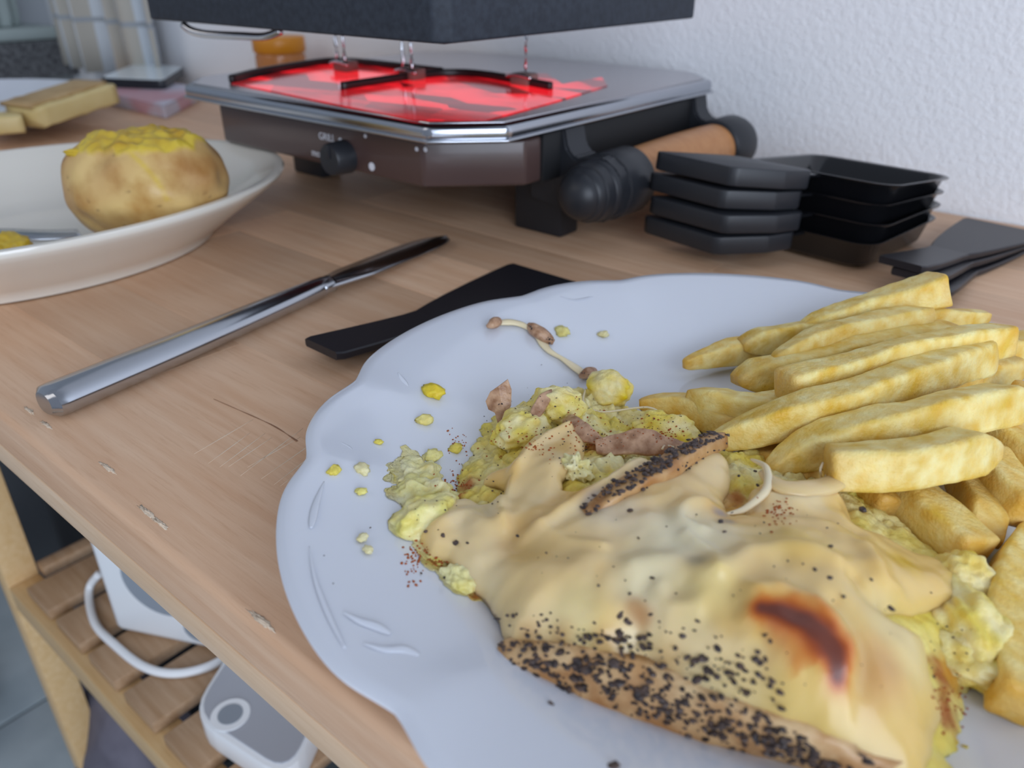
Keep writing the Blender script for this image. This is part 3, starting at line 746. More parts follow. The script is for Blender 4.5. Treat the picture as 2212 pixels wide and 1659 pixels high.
def on_plate(x, y, lift=0.):
    z = .012
    for _ in range(6): p = P(x, y, z); z = plate_z(p.x, p.y)+lift
    return P(x, y, z)
EMB = [[(742, 1322), (775, 1340), (810, 1352), (842, 1368)], [(785, 1390), (830, 1402), (870, 1402), (905, 1415)], [(866, 1458), (905, 1485), (938, 1508), (985, 1500)],
       [(735, 955), (748, 965), (760, 978)], [(712, 1022), (725, 1024), (740, 1022)], [(860, 805), (870, 822), (880, 836)], [(805, 866), (818, 868), (832, 872)],
       [(1210, 640), (1240, 648), (1280, 640)], 
       [(668, 1180), (680, 1250), (710, 1330), (745, 1400)], [(700, 1040), (682, 1090), (672, 1140)]]
for e in EMB:
    pts = [on_plate(x, y, .0000) for x, y in e]
    thin = len(e) > 3 and e[0][0] in (668, 700, 1340, 1575)
    V, Fc = sweep(pts, circ_sec(.0011 if not thin else .0006, 10), 24, scale=lambda t: (math.sin(math.pi*min(.04+t*.96, .97))**.6*(.35+1.0*t), .16*math.sin(math.pi*min(.04+t*.96, .97))**.6))
    mesh_obj('embossing', V, Fc, 'porcelain', dp)
# ================================================================== FOOD: potato and cheese heap
CP = [  # measured points: pixel, height above the table
 (860, 1060, .012), (880, 1180, .012), (930, 1140, .016), (960, 1050, .014), (1000, 1260, .013), (1040, 1330, .0105),
 (1040, 1180, .018), (1060, 1110, .017), (1010, 1010, .013), (1090, 1270, .018), (1090, 1380, .0135), (1150, 1180, .0215), (1200, 1290, .0225), (1180, 1370, .017),
 (1060, 940, .012), (1100, 900, .013), (1180, 870, .017), (1250, 850, .013), (1130, 990, .020), (1200, 1000, .024), (1270, 930, .020), (1350, 900, .013), (1450, 890, .012), (1490, 930, .012),
 (1300, 1000, .024), (1400, 970, .021), (1240, 1090, .024), (1350, 1120, .0275), (1450, 1060, .0285), (1550, 1000, .0255), (1330, 1220, .026), (1450, 1180, .029), (1400, 1300, .025), (1300, 1380, .021), (1350, 1440, .0165),
 (1250, 1420, .0165), (1500, 1500, .0175), (1650, 1560, .0175), (1850, 1640, .017), (1550, 1400, .025), (1600, 1300, .030), (1560, 1200, .030), (1600, 1120, .026), (1580, 1070, .024),
 (1700, 1080, .025), (1790, 1060, .021), (1700, 1180, .031), (1800, 1250, .031), (1720, 1340, .031), (1780, 1430, .029), (1700, 1470, .026), (1850, 1560, .021), (1950, 1640, .017),
 (1850, 1150, .025), (1930, 1180, .019), (1950, 1270, .024), (2080, 1260, .017), (2050, 1330, .018), (1930, 1370, .0255), (1990, 1440, .021), (2040, 1420, .015), (2020, 1560, .014), (2100, 1380, .014), (2130, 1430, .011), (1900, 1450, .026)]
cpx = np.array([P(a_, b_, z_) for a_, b_, z_ in CP])
def tps(r2): return np.where(r2 > 0, .5*r2*np.log(np.maximum(r2, 1e-20)), 0)
sc_ = .03
XY = cpx[:, :2]/sc_; n_ = len(XY)
K = tps(((XY[:, None]-XY[None])**2).sum(-1))+np.eye(n_)*.02
Pm = np.c_[np.ones(n_), XY]
W_ = np.linalg.solve(np.block([[K, Pm], [Pm.T, np.zeros((3, 3))]]), np.r_[cpx[:, 2], 0, 0, 0])
def Hs(x, y):
    q = np.stack([np.asarray(x, float), np.asarray(y, float)], -1)/sc_
    k = tps(((q[..., None, :]-XY)**2).sum(-1))
    return k@W_[:n_]+W_[n_]+q@W_[n_+1:]
def hit(px_, py_, lift=0.):
    d = ray(px_, py_); zs = np.linspace(.036, .007, 60); pts = d[None]*((zs-CAM_H)/d[2])[:, None]
    h_ = Hs(pts[:, 0], pts[:, 1])+lift; k = np.argmax(zs <= h_)
    if k == 0: return P(px_, py_, max(plate_z(*P(px_, py_, .01).xy), .0065)+lift)
    a0 = zs[k-1]-h_[k-1]; a1 = zs[k]-h_[k]; t = a0/(a0-a1) if a0 != a1 else 0
    return P(px_, py_, float(zs[k-1]+(zs[k]-zs[k-1])*t))
def sdist(poly, X, Y):
    """signed distance, positive inside"""
    poly = np.array(poly); d = np.full(X.shape, 1e9); ins = np.zeros(X.shape, bool)
    for i in range(len(poly)):
        a_ = poly[i]; b_ = poly[(i+1) % len(poly)]; e = b_-a_; L2 = max((e**2).sum(), 1e-14)
        t = np.clip(((X-a_[0])*e[0]+(Y-a_[1])*e[1])/L2, 0, 1)
        d = np.minimum(d, np.hypot(X-a_[0]-t*e[0], Y-a_[1]-t*e[1]))
        c = ((a_[1] > Y) != (b_[1] > Y)) & (X < (b_[0]-a_[0])*(Y-a_[1])/(b_[1]-a_[1]+1e-15)+a_[0]); ins ^= c
    return np.where(ins, d, -d)
def nz(X, Y, f, seed, z=0.):
    return np.array([noise.noise(Vector((x*f+seed*3.1, y*f-seed*1.7, z))) for x, y in zip(X.ravel(), Y.ravel())]).reshape(X.shape)
def ss(x, a_, b_): t = np.clip((x-a_)/(b_-a_), 0, 1); return t*t*(3-2*t)
# potato outline on the plate, cheese outline on the heap
MASH_PX = [(850, 1045), (862, 1120), (880, 1190), (905, 1235), (935, 1250), (960, 1280), (990, 1300), (1020, 1310), (1050, 1310), (1085, 1350), (1120, 1420), (1250, 1440), (1450, 1490), (1650, 1570), (1860, 1660), (1960, 1700), (2060, 1690), (2075, 1560), (2100, 1480), (2150, 1440), (2160, 1380), (2130, 1330), (2110, 1290), (2100, 1250), (2010, 1200), (1950, 1150), (1880, 1090), (1830, 1030), (1700, 1010), (1560, 960), (1520, 935), (1500, 900), (1440, 870), (1370, 885), (1290, 850), (1250, 835), (1180, 850), (1110, 880), (1060, 900), (1040, 930), (1000, 1000), (990, 1040), (985, 1075), (955, 1075), (935, 1040), (905, 1005), (870, 1005)]
CH_PX = [(905, 1165), (930, 1200), (965, 1205), (1000, 1240), (1025, 1262), (1060, 1290), (1080, 1320), (1088, 1370), (1100, 1400), (1250, 1405), (1400, 1440), (1600, 1530), (1850, 1635), (1960, 1700), (2000, 1690), (2020, 1600), (2040, 1540), (2010, 1470), (2000, 1400), (1980, 1370), (1930, 1340), (1900, 1310), (1960, 1310), (2060, 1300), (2085, 1260), (2040, 1215), (1960, 1190), (1900, 1160), (1850, 1140), (1830, 1090), (1800, 1040), (1760, 1050), (1740, 1075), (1690, 1070), (1650, 1040), (1620, 1060), (1610, 1110), (1580, 1120), (1560, 1080), (1580, 1030), (1560, 985), (1480, 975), (1400, 1000), (1350, 1010), (1300, 1050), (1270, 1060), (1215, 1055), (1215, 1030), (1260, 990), (1265, 950), (1240, 925), (1200, 935), (1150, 945), (1120, 975), (1110, 1010), (1060, 1020), (1040, 1035), (1095, 1045), (1080, 1080), (1040, 1090), (1010, 1075), (970, 1080), (930, 1130)]
mpoly = [tuple(P(a_, b_, .0085).xy) if i not in range(26, 33) else tuple(P(a_, b_, .012).xy) for i, (a_, b_) in enumerate(MASH_PX)]
cpoly = [tuple(hit(a_, b_).xy) for a_, b_ in CH_PX]
def grid(poly, step, pad=.004):
    p = np.array(poly); x0, y0 = p.min(0)-pad; x1, y1 = p.max(0)+pad
    return np.meshgrid(np.arange(x0, x1, step), np.arange(y0, y1, step), indexing='ij')
def field_mesh(name, X, Y, Z, sdf, m, parent, colors=None, bottom=None, origin=None):
    pos = sdf > 0
    cells = pos[:-1, :-1] | pos[1:, :-1] | pos[1:, 1:] | pos[:-1, 1:]
    use = np.zeros(X.shape, bool)
    for a_, b_ in ((0, 0), (1, 0), (1, 1), (0, 1)): use[a_:a_+cells.shape[0], b_:b_+cells.shape[1]] |= cells
    st_ = X[1, 0]-X[0, 0]; gx, gy = np.gradient(sdf, st_); g2 = np.maximum(gx**2+gy**2, .2)
    mv = np.where(pos, 0, sdf); lim_ = 1.3*st_
    X = X-np.clip(mv*gx/g2, -lim_, lim_); Y = Y-np.clip(mv*gy/g2, -lim_, lim_)
    idx = -np.ones(X.shape, int)
    idx[use] = np.arange(use.sum()); V = [Vector((x, y, z)) for x, y, z in zip(X[use], Y[use], Z[use])]
    Fc = [(int(idx[i, j]), int(idx[i+1, j]), int(idx[i+1, j+1]), int(idx[i, j+1])) for i, j in zip(*np.where(cells))]
    # skirt + underside
    nb = len(V); ec = {}
    for f in Fc:
        for k in range(4): ec[(f[k], f[(k+1) % 4])] = 1
    V += [Vector((v.x, v.y, min(v.z-.0004, bottom(v.x, v.y, v.z)))) for v in V[:nb]]
    Fc2 = [tuple(reversed([i+nb for i in f])) for f in Fc]
    sk = [(b_, a_, a_+nb, b_+nb) for (a_, b_) in ec if (b_, a_) not in ec]
    C_ = None
    if colors is not None: C_ = [tuple(c) for c in colors[use]]; C_ = C_+C_
    return mesh_obj(name, V, Fc+Fc2+sk, m, parent, True, colors=C_, origin=origin)

ms = thing('crushed_potato', 'crushed boiled potato heap under melted cheese on the white plate', 'potato', (-.08, .14, .006))
X, Y = grid(mpoly, .00065)
sd = sdist(mpoly, X, Y); sdc = sdist(cpoly, X, Y)
wob = .0022*nz(X, Y, 160, 1)+.0016*nz(X, Y, 420, 2)
sdw = sd+wob
PZ = np.vectorize(plate_z)(X, Y)
Hm = np.clip(Hs(X, Y), .007, .036)
def vor(X, Y, f, seed):
    o_ = np.empty(X.size)
    for i, (x, y) in enumerate(zip(X.ravel(), Y.ravel())):
        dd_ = noise.voronoi(Vector((x*f+seed, y*f, seed*.7)))[0]; o_[i] = min((dd_[1]-dd_[0])*2.2, 1)
    return o_.reshape(X.shape)
wx = X+.002*nz(X, Y, 200, 6); wy = Y+.002*nz(X, Y, 200, 7)
cr = np.sqrt(vor(wx, wy, 115, 3))*.0026+vor(wx, wy, 260, 5)*.0012+nz(X, Y, 420, 6)*.0007+nz(X, Y, 1000, 5)*.0006+.0006
out = ss(-sdc, -.001, .003)
edge = np.sqrt(np.clip(1-(1-np.clip(sdw/.0065, 0, 1))**2, 0, 1))
Zm = PZ+(Hm-PZ-.0012+(cr-.0030)*out*(1-.65*ss(X, -.05, -.015))-.0014*(1-out))*edge
Zm = np.maximum(Zm, PZ+.0002)
tone = ss(nz(X, Y, 90, 8), -.4, .3)[..., None]
cm_ = np.array(lin('#e2cd62'))*(1-tone)+np.array(lin('#eee3ac'))*tone
yel = ss(nz(X, Y, 70, 12), .05, .4)[..., None]; cm_ = cm_*(1-.6*yel)+np.array(lin('#e2c746'))*yel*.6
rightside = ss(X, -.045, -.01)[..., None]; cm_ = cm_*(1-.45*rightside)+np.array(lin('#e2c82e'))*rightside*.45
def spot(cols, X, Y, px_, r, col, a_=1., soft=.5, seed=None):
    p = hit(*px_); d = np.hypot(X-p.x, Y-p.y)
    if seed is not None: d = d*(1+.8*nz(X, Y, 500, seed))
    f = (a_*(1-ss(d, r*(1-soft), r)))[..., None]; return cols*(1-f)+np.array(lin(col))*f
for px_, r in (((1010, 1030), .0035), ((1165, 965), .003), ((1240, 915), .004), ((1290, 955), .006), ((1440, 925), .004), ((1470, 930), .003), ((990, 1060), .0022), ((940, 1212), .003), ((1025, 1275), .0022), ((1665, 1105), .004), ((1665, 1120), .003), ((1590, 1060), .003), ((2040, 1450), .004), ((2050, 1520), .004), ((1130, 1080), .0025)):
    cm_ = spot(cm_, X, Y, px_, r*1.25, '#9c4a12', .9, .9, 5)
for px_, r in (((1590, 1080), .007), ((1575, 1110), .005), ((2060, 1440), .005)): cm_ = spot(cm_, X, Y, px_, r, '#c98a1c', .8, .8)
field_mesh('crushed_flesh', X, Y, Zm, sdw, 'mash', ms, cm_, bottom=lambda x, y, z: max(plate_z(x, y)+.0001, z-.02))

# melted cheese blanket
chs = thing('melted_cheese', 'melted raclette cheese with a browned blister and peppered rind draped over the potato', 'cheese', (-.06, .13, .008))
X, Y = grid(cpoly, .0006)
sd = sdist(cpoly, X, Y)+.0007*nz(X, Y, 190, 21)
PZ = np.vectorize(plate_z)(X, Y)
H0 = np.clip(Hs(X, Y), .0085, .036)
e_ = np.sqrt(np.clip(1-(1-np.clip(sd/.0048, 0, 1))**2, 0, 1))
Zc = H0-.0012+.0031*e_+.0010*nz(X, Y, 95, 22)+.0005*nz(X, Y, 220, 23)
def ridge(pxs, wd_, ht_):
    global Zc
    pp = smooth_path([Vector(hit(a_, b_)) for a_, b_ in pxs], 40); d_ = np.full(X.shape, 1e9)
    for p in pp: d_ = np.minimum(d_, np.hypot(X-p.x, Y-p.y))
    Zc = Zc+ht_*np.exp(-(d_/wd_)**2)*np.clip(sd/.002, 0, 1)
for pxs, wd_, ht_ in (([(1090, 1150), (1080, 1095), (1110, 1030), (1170, 965), (1230, 935)], .0020, .0022), ([(1060, 1150), (1010, 1120), (960, 1140)], .003, .0012),
        ([(1130, 1165), (1165, 1150), (1220, 1110), (1300, 1060), (1380, 1015)], .0022, .0020), ([(1180, 1120), (1220, 1060), (1260, 990)], .0028, -.0014),
        ([(1100, 1160), (1140, 1190), (1200, 1195)], .0045, -.0022), ([(1160, 1150), (1220, 1175), (1300, 1190)], .0016, .0010),
        ([(1370, 1240), (1430, 1230), (1500, 1255), (1520, 1300)], .0028, .0016), ([(1400, 1290), (1420, 1330), (1390, 1380)], .0030, -.0006), ([(1480, 1175), (1530, 1215), (1545, 1260)], .0020, .0016),
        ([(1520, 1100), (1480, 1110), (1470, 1140), (1510, 1160)], .0022, .0018), ([(1500, 1340), (1440, 1330), (1420, 1290)], .0020, .0014),
        ([(1620, 1290), (1680, 1290), (1760, 1320), (1830, 1390), (1840, 1470)], .0022, .0016), ([(1850, 1480), (1850, 1400), (1800, 1320)], .0022, -.0014),
        ([(1560, 1260), (1620, 1210), (1720, 1200), (1800, 1230)], .0030, .0018), ([(1870, 1200), (1900, 1260), (1930, 1290)], .0028, .0018), ([(1840, 1260), (1890, 1310), (1960, 1350)], .0020, -.0016),
        ([(1160, 1310), (1240, 1300), (1330, 1330), (1430, 1370)], .0045, .0010), ([(1110, 1370), (1200, 1380), (1300, 1400)], .0018, .0010), ([(1650, 1090), (1720, 1100), (1800, 1090)], .0024, .0018), ([(1700, 1120), (1780, 1130), (1850, 1160)], .0020, -.0012)):
    ridge(pxs, wd_, ht_)
base = np.broadcast_to(np.array(lin('#efca8e')), X.shape+(3,)).copy()
t1 = ss(nz(X, Y, 60, 31), -.2, .35)[..., None]; base = base*(1-t1*.55)+np.array(lin('#f2d9b0'))*t1*.55
t2 = ss(nz(X, Y, 75, 33), .1, .45)[..., None]; base = base*(1-t2*.55)+np.array(lin('#e2b05a'))*t2*.55
yr = ss(X, -.055, -.015)[..., None]; base = base*(1-.6*yr)+np.array(lin('#e4b44c'))*yr*.6
def csp(px_, r, col, a_=1., soft=.6, seed=None):
    global base; base = spot(base, X, Y, px_, r, col, a_, soft, seed)
for px_, r, c_, a_ in (((1480, 1180), .016, '#e9dfc0', .75), ((1330, 1120), .012, '#ecd9bd', .7), ((1380, 1270), .012, '#e8dcb8', .6), ((1250, 1340), .010, '#e6d298', .6), ((1050, 1110), .010, '#e6cd9c', .7), ((1300, 1040), .007, '#e9cfae', .6),
                       ((1120, 1170), .008, '#d0a050', .55), ((1250, 1080), .004, '#c89440', .7), ((1140, 1200), .008, '#dab266', .6), ((1530, 1290), .010, '#e3cf90', .6), ((1700, 1180), .012, '#dfbf70', .6), ((1930, 1370), .014, '#e6d3a2', .6), ((1900, 1450), .008, '#c29058', .7), ((1870, 1500), .006, '#c29058', .5), ((1950, 1230), .006, '#d8ad22', .8), ((2080, 1270), .004, '#d8b820', .9), ((1130, 1420), .006, '#b07a3c', .8), ((1200, 1425), .006, '#ab783e', .8), ((1300, 1440), .006, '#ab783e', .7), ((1430, 1470), .006, '#b3834a', .6), ((1370, 1330), .0035, '#a5713a', .7), ((1390, 1350), .003, '#a5713a', .7),
                       ((1290, 1095), .006, '#8d8a8c', .75), ((1500, 1240), .0035, '#8d8468', .6), ((1555, 1120), .003, '#86808a', .7), ((1570, 1140), .003, '#86808a', .7)):
    csp(px_, r, c_, a_, .85)
# browned blister (a curved band)
arc = [hit(a_, b_) for a_, b_ in smooth_path([Vector((1640, 1338, 0)), Vector((1700, 1350, 0)), Vector((1760, 1385, 0)), Vector((1800, 1430, 0)), Vector((1810, 1480, 0))], 40) and [(p.x, p.y) for p in smooth_path([Vector((1640, 1338, 0)), Vector((1700, 1352, 0)), Vector((1762, 1388, 0)), Vector((1795, 1432, 0)), Vector((1802, 1480, 0))], 40)]]
d = np.full(X.shape, 1e9); tt = np.zeros(X.shape)
for i, p in enumerate(arc):
    dd = np.hypot(X-p.x, Y-p.y); tt = np.where(dd < d, i/39., tt); d = np.minimum(d, dd)
d = d*(1+.35*nz(X, Y, 350, 41)); wd = .0022+.0026*np.sin(np.pi*np.clip(tt, .0, 1))
for sc2, c_, a_ in ((2.0, '#d99a4a', .7), (1.35, '#c9691c', .9), (.85, '#94401c', .9), (.5, '#66382e', .8)):
    f = (a_*(1-ss(d, wd*sc2*.45, wd*sc2)))[..., None]; base = base*(1-f)+np.array(lin(c_))*f
Zc += .0012*(1-ss(d, .001, .006))
cheese = field_mesh('blanket', X, Y, Zc, sd, 'cheese', chs, base, bottom=lambda x, y, z: max(plate_z(x, y)+.0003, z-.0022))
def zc(px_, py_, lift=.0022): p = hit(px_, py_, .0012); return Vector((p.x, p.y, p.z+lift-.0012))
# front rind: band from the plate up to the cheese edge
lo = [(1092, 1440), (1105, 1468), (1200, 1510), (1300, 1550), (1420, 1585), (1560, 1622), (1720, 1660), (1900, 1720)]
hi = [(1098, 1385), (1115, 1392), (1230, 1405), (1330, 1428), (1440, 1462), (1590, 1530), (1740, 1590), (1920, 1665)]
nL = 70
lp = smooth_path([P(a_, b_, .0088) for a_, b_ in lo], nL); hp = smooth_path([hit(a_, b_)+Vector((0, 0, .0012)) for a_, b_ in hi], nL)
V, Fc = [], []; kk = 11
for i in range(nL):
    a_, b_ = lp[i], hp[i]; inn = Vector((.55, .83, 0)); e = b_-a_
    outn = (Vector((e.x, e.y, 0)).length and Vector((0, 0, 0)))
    for j in range(kk):
        s = j/(kk-1)
        p = a_.lerp(b_, s)+(-inn*.0020+Vector((0, 0, .0012)))*math.sin(math.pi*s)
        p += noise.noise_vector(p*260)*.0005+noise.noise_vector(p*700)*.00025
        if j == 0: p.z = max(.0078, min(p.z, .0092))
        V.append(p)
    V.append(b_+inn*.004+Vector((0, 0, .0002))); V.append(a_+inn*.006+Vector((0, 0, -.0006)))
k2 = kk+2
for i in range(nL-1):
    for j in range(k2): q_ = i*k2+j; r_ = i*k2+(j+1) % k2; Fc.append((q_, q_+k2, r_+k2, r_))
Fc.append(list(range(k2))); Fc.append([(nL-1)*k2+j for j in range(k2)][::-1])
rc_ = []
for i in range(nL):
    for j in range(k2):
        s_ = min(j, kk-1)/(kk-1); c = Vector(lin('#c09a6c')).lerp(Vector(lin('#e0c294')), ss(np.array(s_+.25*noise.noise(V[i*k2+j]*160)), .45, 1.0).item())
        rc_.append(tuple(c))
rindF = mesh_obj('rind', V, Fc, 'rind', chs, colors=rc_); rindF['label'] = 'brown cheese rind crusted with black pepper'
def rind_pt(t, s):
    i = min(max(t, 0), 1)*(nL-1); i0 = min(int(i), nL-2); f = i-i0; a_ = lp[i0].lerp(lp[i0+1], f); b_ = hp[i0].lerp(hp[i0+1], f); inn = Vector((.55, .83, 0))
    return a_.lerp(b_, s)+(-inn*.0022+Vector((0, 0, .0013)))*math.sin(math.pi*s)
GR, GF = ico(1)
def grains(name, places, parent, m='pepper', label=None, flat=.7, seed=0):
    rr = random.Random(seed); V, Fc = [], []
    for p, r in places:
        q = Euler((rr.uniform(0, 6), rr.uniform(0, 6), rr.uniform(0, 6))).to_matrix(); sx, sy, sz = r*rr.uniform(.7, 1.3), r*rr.uniform(.6, 1.1), r*rr.uniform(.45, .9)*flat
        off = len(V)
        tw = Euler((rr.uniform(-.3, .3), rr.uniform(-.3, .3), rr.uniform(0, 6))).to_matrix()
        for v in GR:
            u = q @ v; d_ = 1+.45*(noise.noise(u*1.7+Vector((rr.random()*.0+off*.37, 1, 2))))
            V.append(Vector(p)+tw @ Vector((u.x*sx*d_, u.y*sy*d_, u.z*sz*d_)))
        Fc += [[i+off for i in f] for f in GF]
    o = mesh_obj(name, V, Fc, m, parent, False); o['kind'] = 'stuff'
    if label: o['label'] = label
    return o
rr = random.Random(21); pl_ = []
for _ in range(1500):
    t = rr.uniform(0, 1); s = rr.uniform(.1, .98)
    cen_ = .75-.35*t; dens = .15+.75*math.exp(-((s-cen_)/.28)**2)*(.5 if t < .12 else 1)+.9*noise.noise(Vector((t*9, s*2.2, 3)))
    if rr.random() < dens*.62: pl_.append((rind_pt(t, s), rr.choice((.0003, .00045, .0006, .0008, .0010))*rr.uniform(.8, 1.2)))
# peppery upper part of the rind
for _ in range(170):
    a_ = rr.random(); x = 1110+a_*560+rr.gauss(0, 20); y = 1375+a_*130+rr.gauss(0, 30)-20
    pl_.append((zc(x, y), rr.choice((.0003, .0004, .0006, .0008))))
grains('pepper_crust', pl_, chs, label='crust of black pepper grains', seed=1)
# single pepper grains on the cheese
pl_ = []
for x, y, r in ((958, 1163, 8), (985, 1180, 9), (920, 1155, 6), (1030, 1137, 4), (1118, 1165, 7), (1180, 1202, 4), (1175, 1247, 5), (1293, 1273, 5), (1350, 1262, 3), (1340, 1330, 7), (1352, 1348, 8), (1330, 1392, 10), (1325, 1440, 12), (1390, 1408, 8), (1360, 1290, 4),
                (1360, 1110, 7), (1378, 1170, 4), (1385, 1243, 7), (1410, 1255, 8), (1508, 1348, 8), (1450, 1373, 6), (1425, 1350, 5), (1440, 1330, 4), (1790, 1258, 9), (1750, 1336, 5), (1632, 1300, 5), (1730, 1285, 4), (1820, 1297, 5), (1792, 1188, 6), (1922, 1322, 7), (1785, 1148, 3), (1555, 1135, 8), (1565, 1158, 6), (1862, 1108, 11), (1635, 1055, 5), (1595, 1035, 4), (1630, 1025, 5), (1580, 1115, 3),
                (1515, 1430, 9), (1525, 1455, 9), (1505, 1475, 9), (1540, 1513, 6), (1556, 1432, 4), (1500, 1370, 4), (1618, 1208, 3), (1630, 1215, 3), (1670, 1232, 3), (1758, 1238, 4), (1545, 1385, 3), (1650, 1380, 5), (1662, 1393, 5), (1765, 1442, 4), (1605, 1477, 4), (1475, 1098, 3), (1515, 1100, 4), (1493, 1155, 3), (1460, 1290, 4), (1405, 1335, 4), (1462, 1345, 4), (1475, 1365, 5), (1130, 1345, 6), (1155, 1335, 6), (1190, 1332, 4), (1205, 1347, 4), (1128, 1365, 5), (1145, 1400, 7), (1165, 1385, 5), (1250, 1367, 3), (1860, 1640, 6), (1010, 1180, 4), (905, 1150, 3), (1700, 1220, 3), (1600, 1170, 3), (1560, 1240, 3), (1640, 1160, 3), (1880, 1260, 3)):
    pl_.append((zc(x, y), r/9200.))
for _ in range(70):
    pl_.append((zc(rr.uniform(1130, 1950), rr.uniform(1080, 1560)), rr.uniform(.00012, .00028)))
grains('pepper_grain', pl_, chs, label='scattered black pepper grains', seed=2)
# rear rind: a peppered bar lying across the cheese
rb = thing('cheese_rind', 'pepper crusted brown cheese rind strip lying across the melted cheese', 'cheese rind', zc(1410, 1040))
pth = [zc(1268, 1104, -.0002), zc(1330, 1072, .0014), zc(1420, 1028, .0026), zc(1490, 992, .0034), zc(1546, 970, .0040)]
V, Fc = sweep(pth, rrect(.0072, .0042, .0014, 3), 40, wob=.0009, scale=lambda t: (.92+.1*math.sin(3*t), 1), seed=4, roll=.35); mesh_obj('strip', V, Fc, 'rind', rb, colors=[lin('#c79f6c')]*len(V))
sp_ = smooth_path(pth, 120); pl_ = []
for _ in range(420):
    i = rr.randrange(0, 118); c = sp_[i]; tn = (sp_[i+1]-sp_[i]).normalized(); sd_ = tn.cross(Vector((0, 0, 1))).normalized(); up = sd_.cross(tn)
    u = rr.uniform(-1, 1); f = i/118.
    if rr.random() > .45+.9*noise.noise(Vector((f*6, u*1.5, 8)))+.25*(f > .25): continue
    pl_.append((c+sd_*u*.0032+up*(.0026-.0004*abs(u)+u*.0009), rr.choice((.0003, .0004, .0006, .0008))))
for _ in range(60):
    i = rr.randrange(0, 118); c = sp_[i]; tn = (sp_[i+1]-sp_[i]).normalized(); sd_ = tn.cross(Vector((0, 0, 1))).normalized()
    pl_.append((c+sd_*.0033+Vector((0, 0, rr.uniform(-.002, .001))), rr.choice((.0003, .0004, .0006))))
grains('pepper_crust', pl_, rb, label='crust of black pepper grains', seed=3)
# cheese skin over the left end of the rear rind, folds, strands
def fold(name, pxs, r, parent, flat=.55, n=36, lift=.001, m='cheese', col='#e6cfa2', taper=True):
    pts = [zc(x, y, lift+l_) for x, y, l_ in pxs]
    V, Fc = sweep(pts, circ_sec(r, 12), n, scale=lambda t: ((math.sin(math.pi*min(max(t, .02), .98))**.4 if taper else 1), flat*(math.sin(math.pi*min(max(t, .02), .98))**.4 if taper else 1)), wob=.0003)
    c = lin(col); return mesh_obj(name, V, Fc, m, parent, True, colors=[c]*len(V))
fold('fold', [(1620, 1005, .002), (1650, 1040, .004), (1650, 1080, .003), (1610, 1105, .001), (1570, 1108, 0)], .0011, chs, .8, m='string')
fold('fold', [(1640, 1040, .003), (1690, 1075, .003), (1760, 1075, .003), (1810, 1055, .003), (1800, 1035, .002)], .0030, chs, .5, col='#e3c48e')
tube('strand', [zc(1776, 1036, .001), P(1772, 1016, .026), P(1778, 1000, .027)], .00035, 'string', chs, 10, 6)
tube('strand', [zc(1776, 1036, .001), P(1786, 1025, .024), P(1796, 1012, .025)], .00025, 'string', chs, 10, 6)
tube('strand', [zc(1265, 840, .001), P(1262, 870, .014), P(1300, 890, .013), P(1400, 880, .014), P(1440, 905, .014)], .00035, 'string', chs, 24, 6)
tube('strand', [zc(1430, 975, .002), P(1440, 962, .024), P(1480, 975, .026)], .0003, 'string', chs, 12, 6)

# potato lumps, skin pieces on the heap
def lump(name, px_, z, rad, m, label, cat, seed, group=None, fine=.12, amp=.25, sub=4, rot=0., tone='#e6d25e', rnd=True):
    c = P(px_[0], px_[1], z)
    V, Fc = blob_vf(c, rad, 5, amp, 1.7, seed, Matrix.Rotation(rot+seed, 3, 'Z'), fine=fine*.3, ffreq=5.0)
    t_ = Vector(lin(tone)); t2_ = Vector(lin('#f2e9c0'))
    cols = [tuple(t_.lerp(t2_, min(max(.5+1.3*noise.noise(v*180+Vector((seed, 0, 0))), 0), 1)*.7)) for v in V]
    zb = plate_z(c.x, c.y)+.0003
    V = [Vector((v.x, v.y, max(v.z, plate_z(v.x, v.y)+.0002))) for v in V]
    o = mesh_obj(name, V, Fc, m, None, True, colors=cols, origin=(c.x, c.y, max(zb, c.z-rad[2])))
    tag(o, label, cat, group); return o
lump('potato_chunk', (1315, 840), .0135, (.0085, .0070, .0062), 'mash', 'bright yellow potato chunk at the end of the cheese string', 'potato', 31, fine=.03, amp=.16, tone='#e6cc24')
lump('potato_chunk', (1205, 875), .020, (.0085, .0065, .0055), 'mash', 'crumbly pale potato lump on top of the crushed heap by the skin flake', 'potato', 32)
lump('potato_chunk', (1130, 930), .0165, (.0105, .0075, .0062), 'mash', 'smooth yellow potato wedge sprinkled with spice at the heap edge', 'potato', 33, fine=.06)
lump('potato_chunk', (1245, 1012), .0245, (.0045, .0034, .0030), 'mash', 'small pale crumb lump on the cheese below the rear potato', 'potato', 34, fine=.2, amp=.6, tone='#e9de9e')
lump('potato_chunk', (1435, 930), .0145, (.0095, .0062, .0055), 'mash', 'yellow potato lump dusted with orange spice behind the rind strip', 'potato', 35, fine=.08, tone='#e6cf58')
lump('potato_chunk', (893, 1040), .0110, (.0085, .0068, .0042), 'mash', 'flattened pale mash smear at the far left heap end', 'potato', 46, amp=.4, tone='#e8df98')
lump('potato_chunk', (915, 1078), .0120, (.0080, .0065, .0050), 'mash', 'pale mashed lump between the smear and the cheese tip', 'potato', 38, amp=.4, tone='#e8df98')
lump('potato_chunk', (925, 1120), .0145, (.0090, .0078, .0055), 'mash', 'soft mashed lump next to the cheese tip with spice on it', 'potato', 39, tone='#e8dd7e')
lump('potato_chunk', (940, 1228), .0098, (.0042, .0036, .0034), 'mash', 'small potato nub with an orange spice cap', 'potato', 40, fine=.08)
lump('potato_chunk', (998, 1262), .0105, (.0058, .0045, .0048), 'mash', 'ragged mash lump hanging from the cheese edge', 'potato', 41, tone='#e8df92')
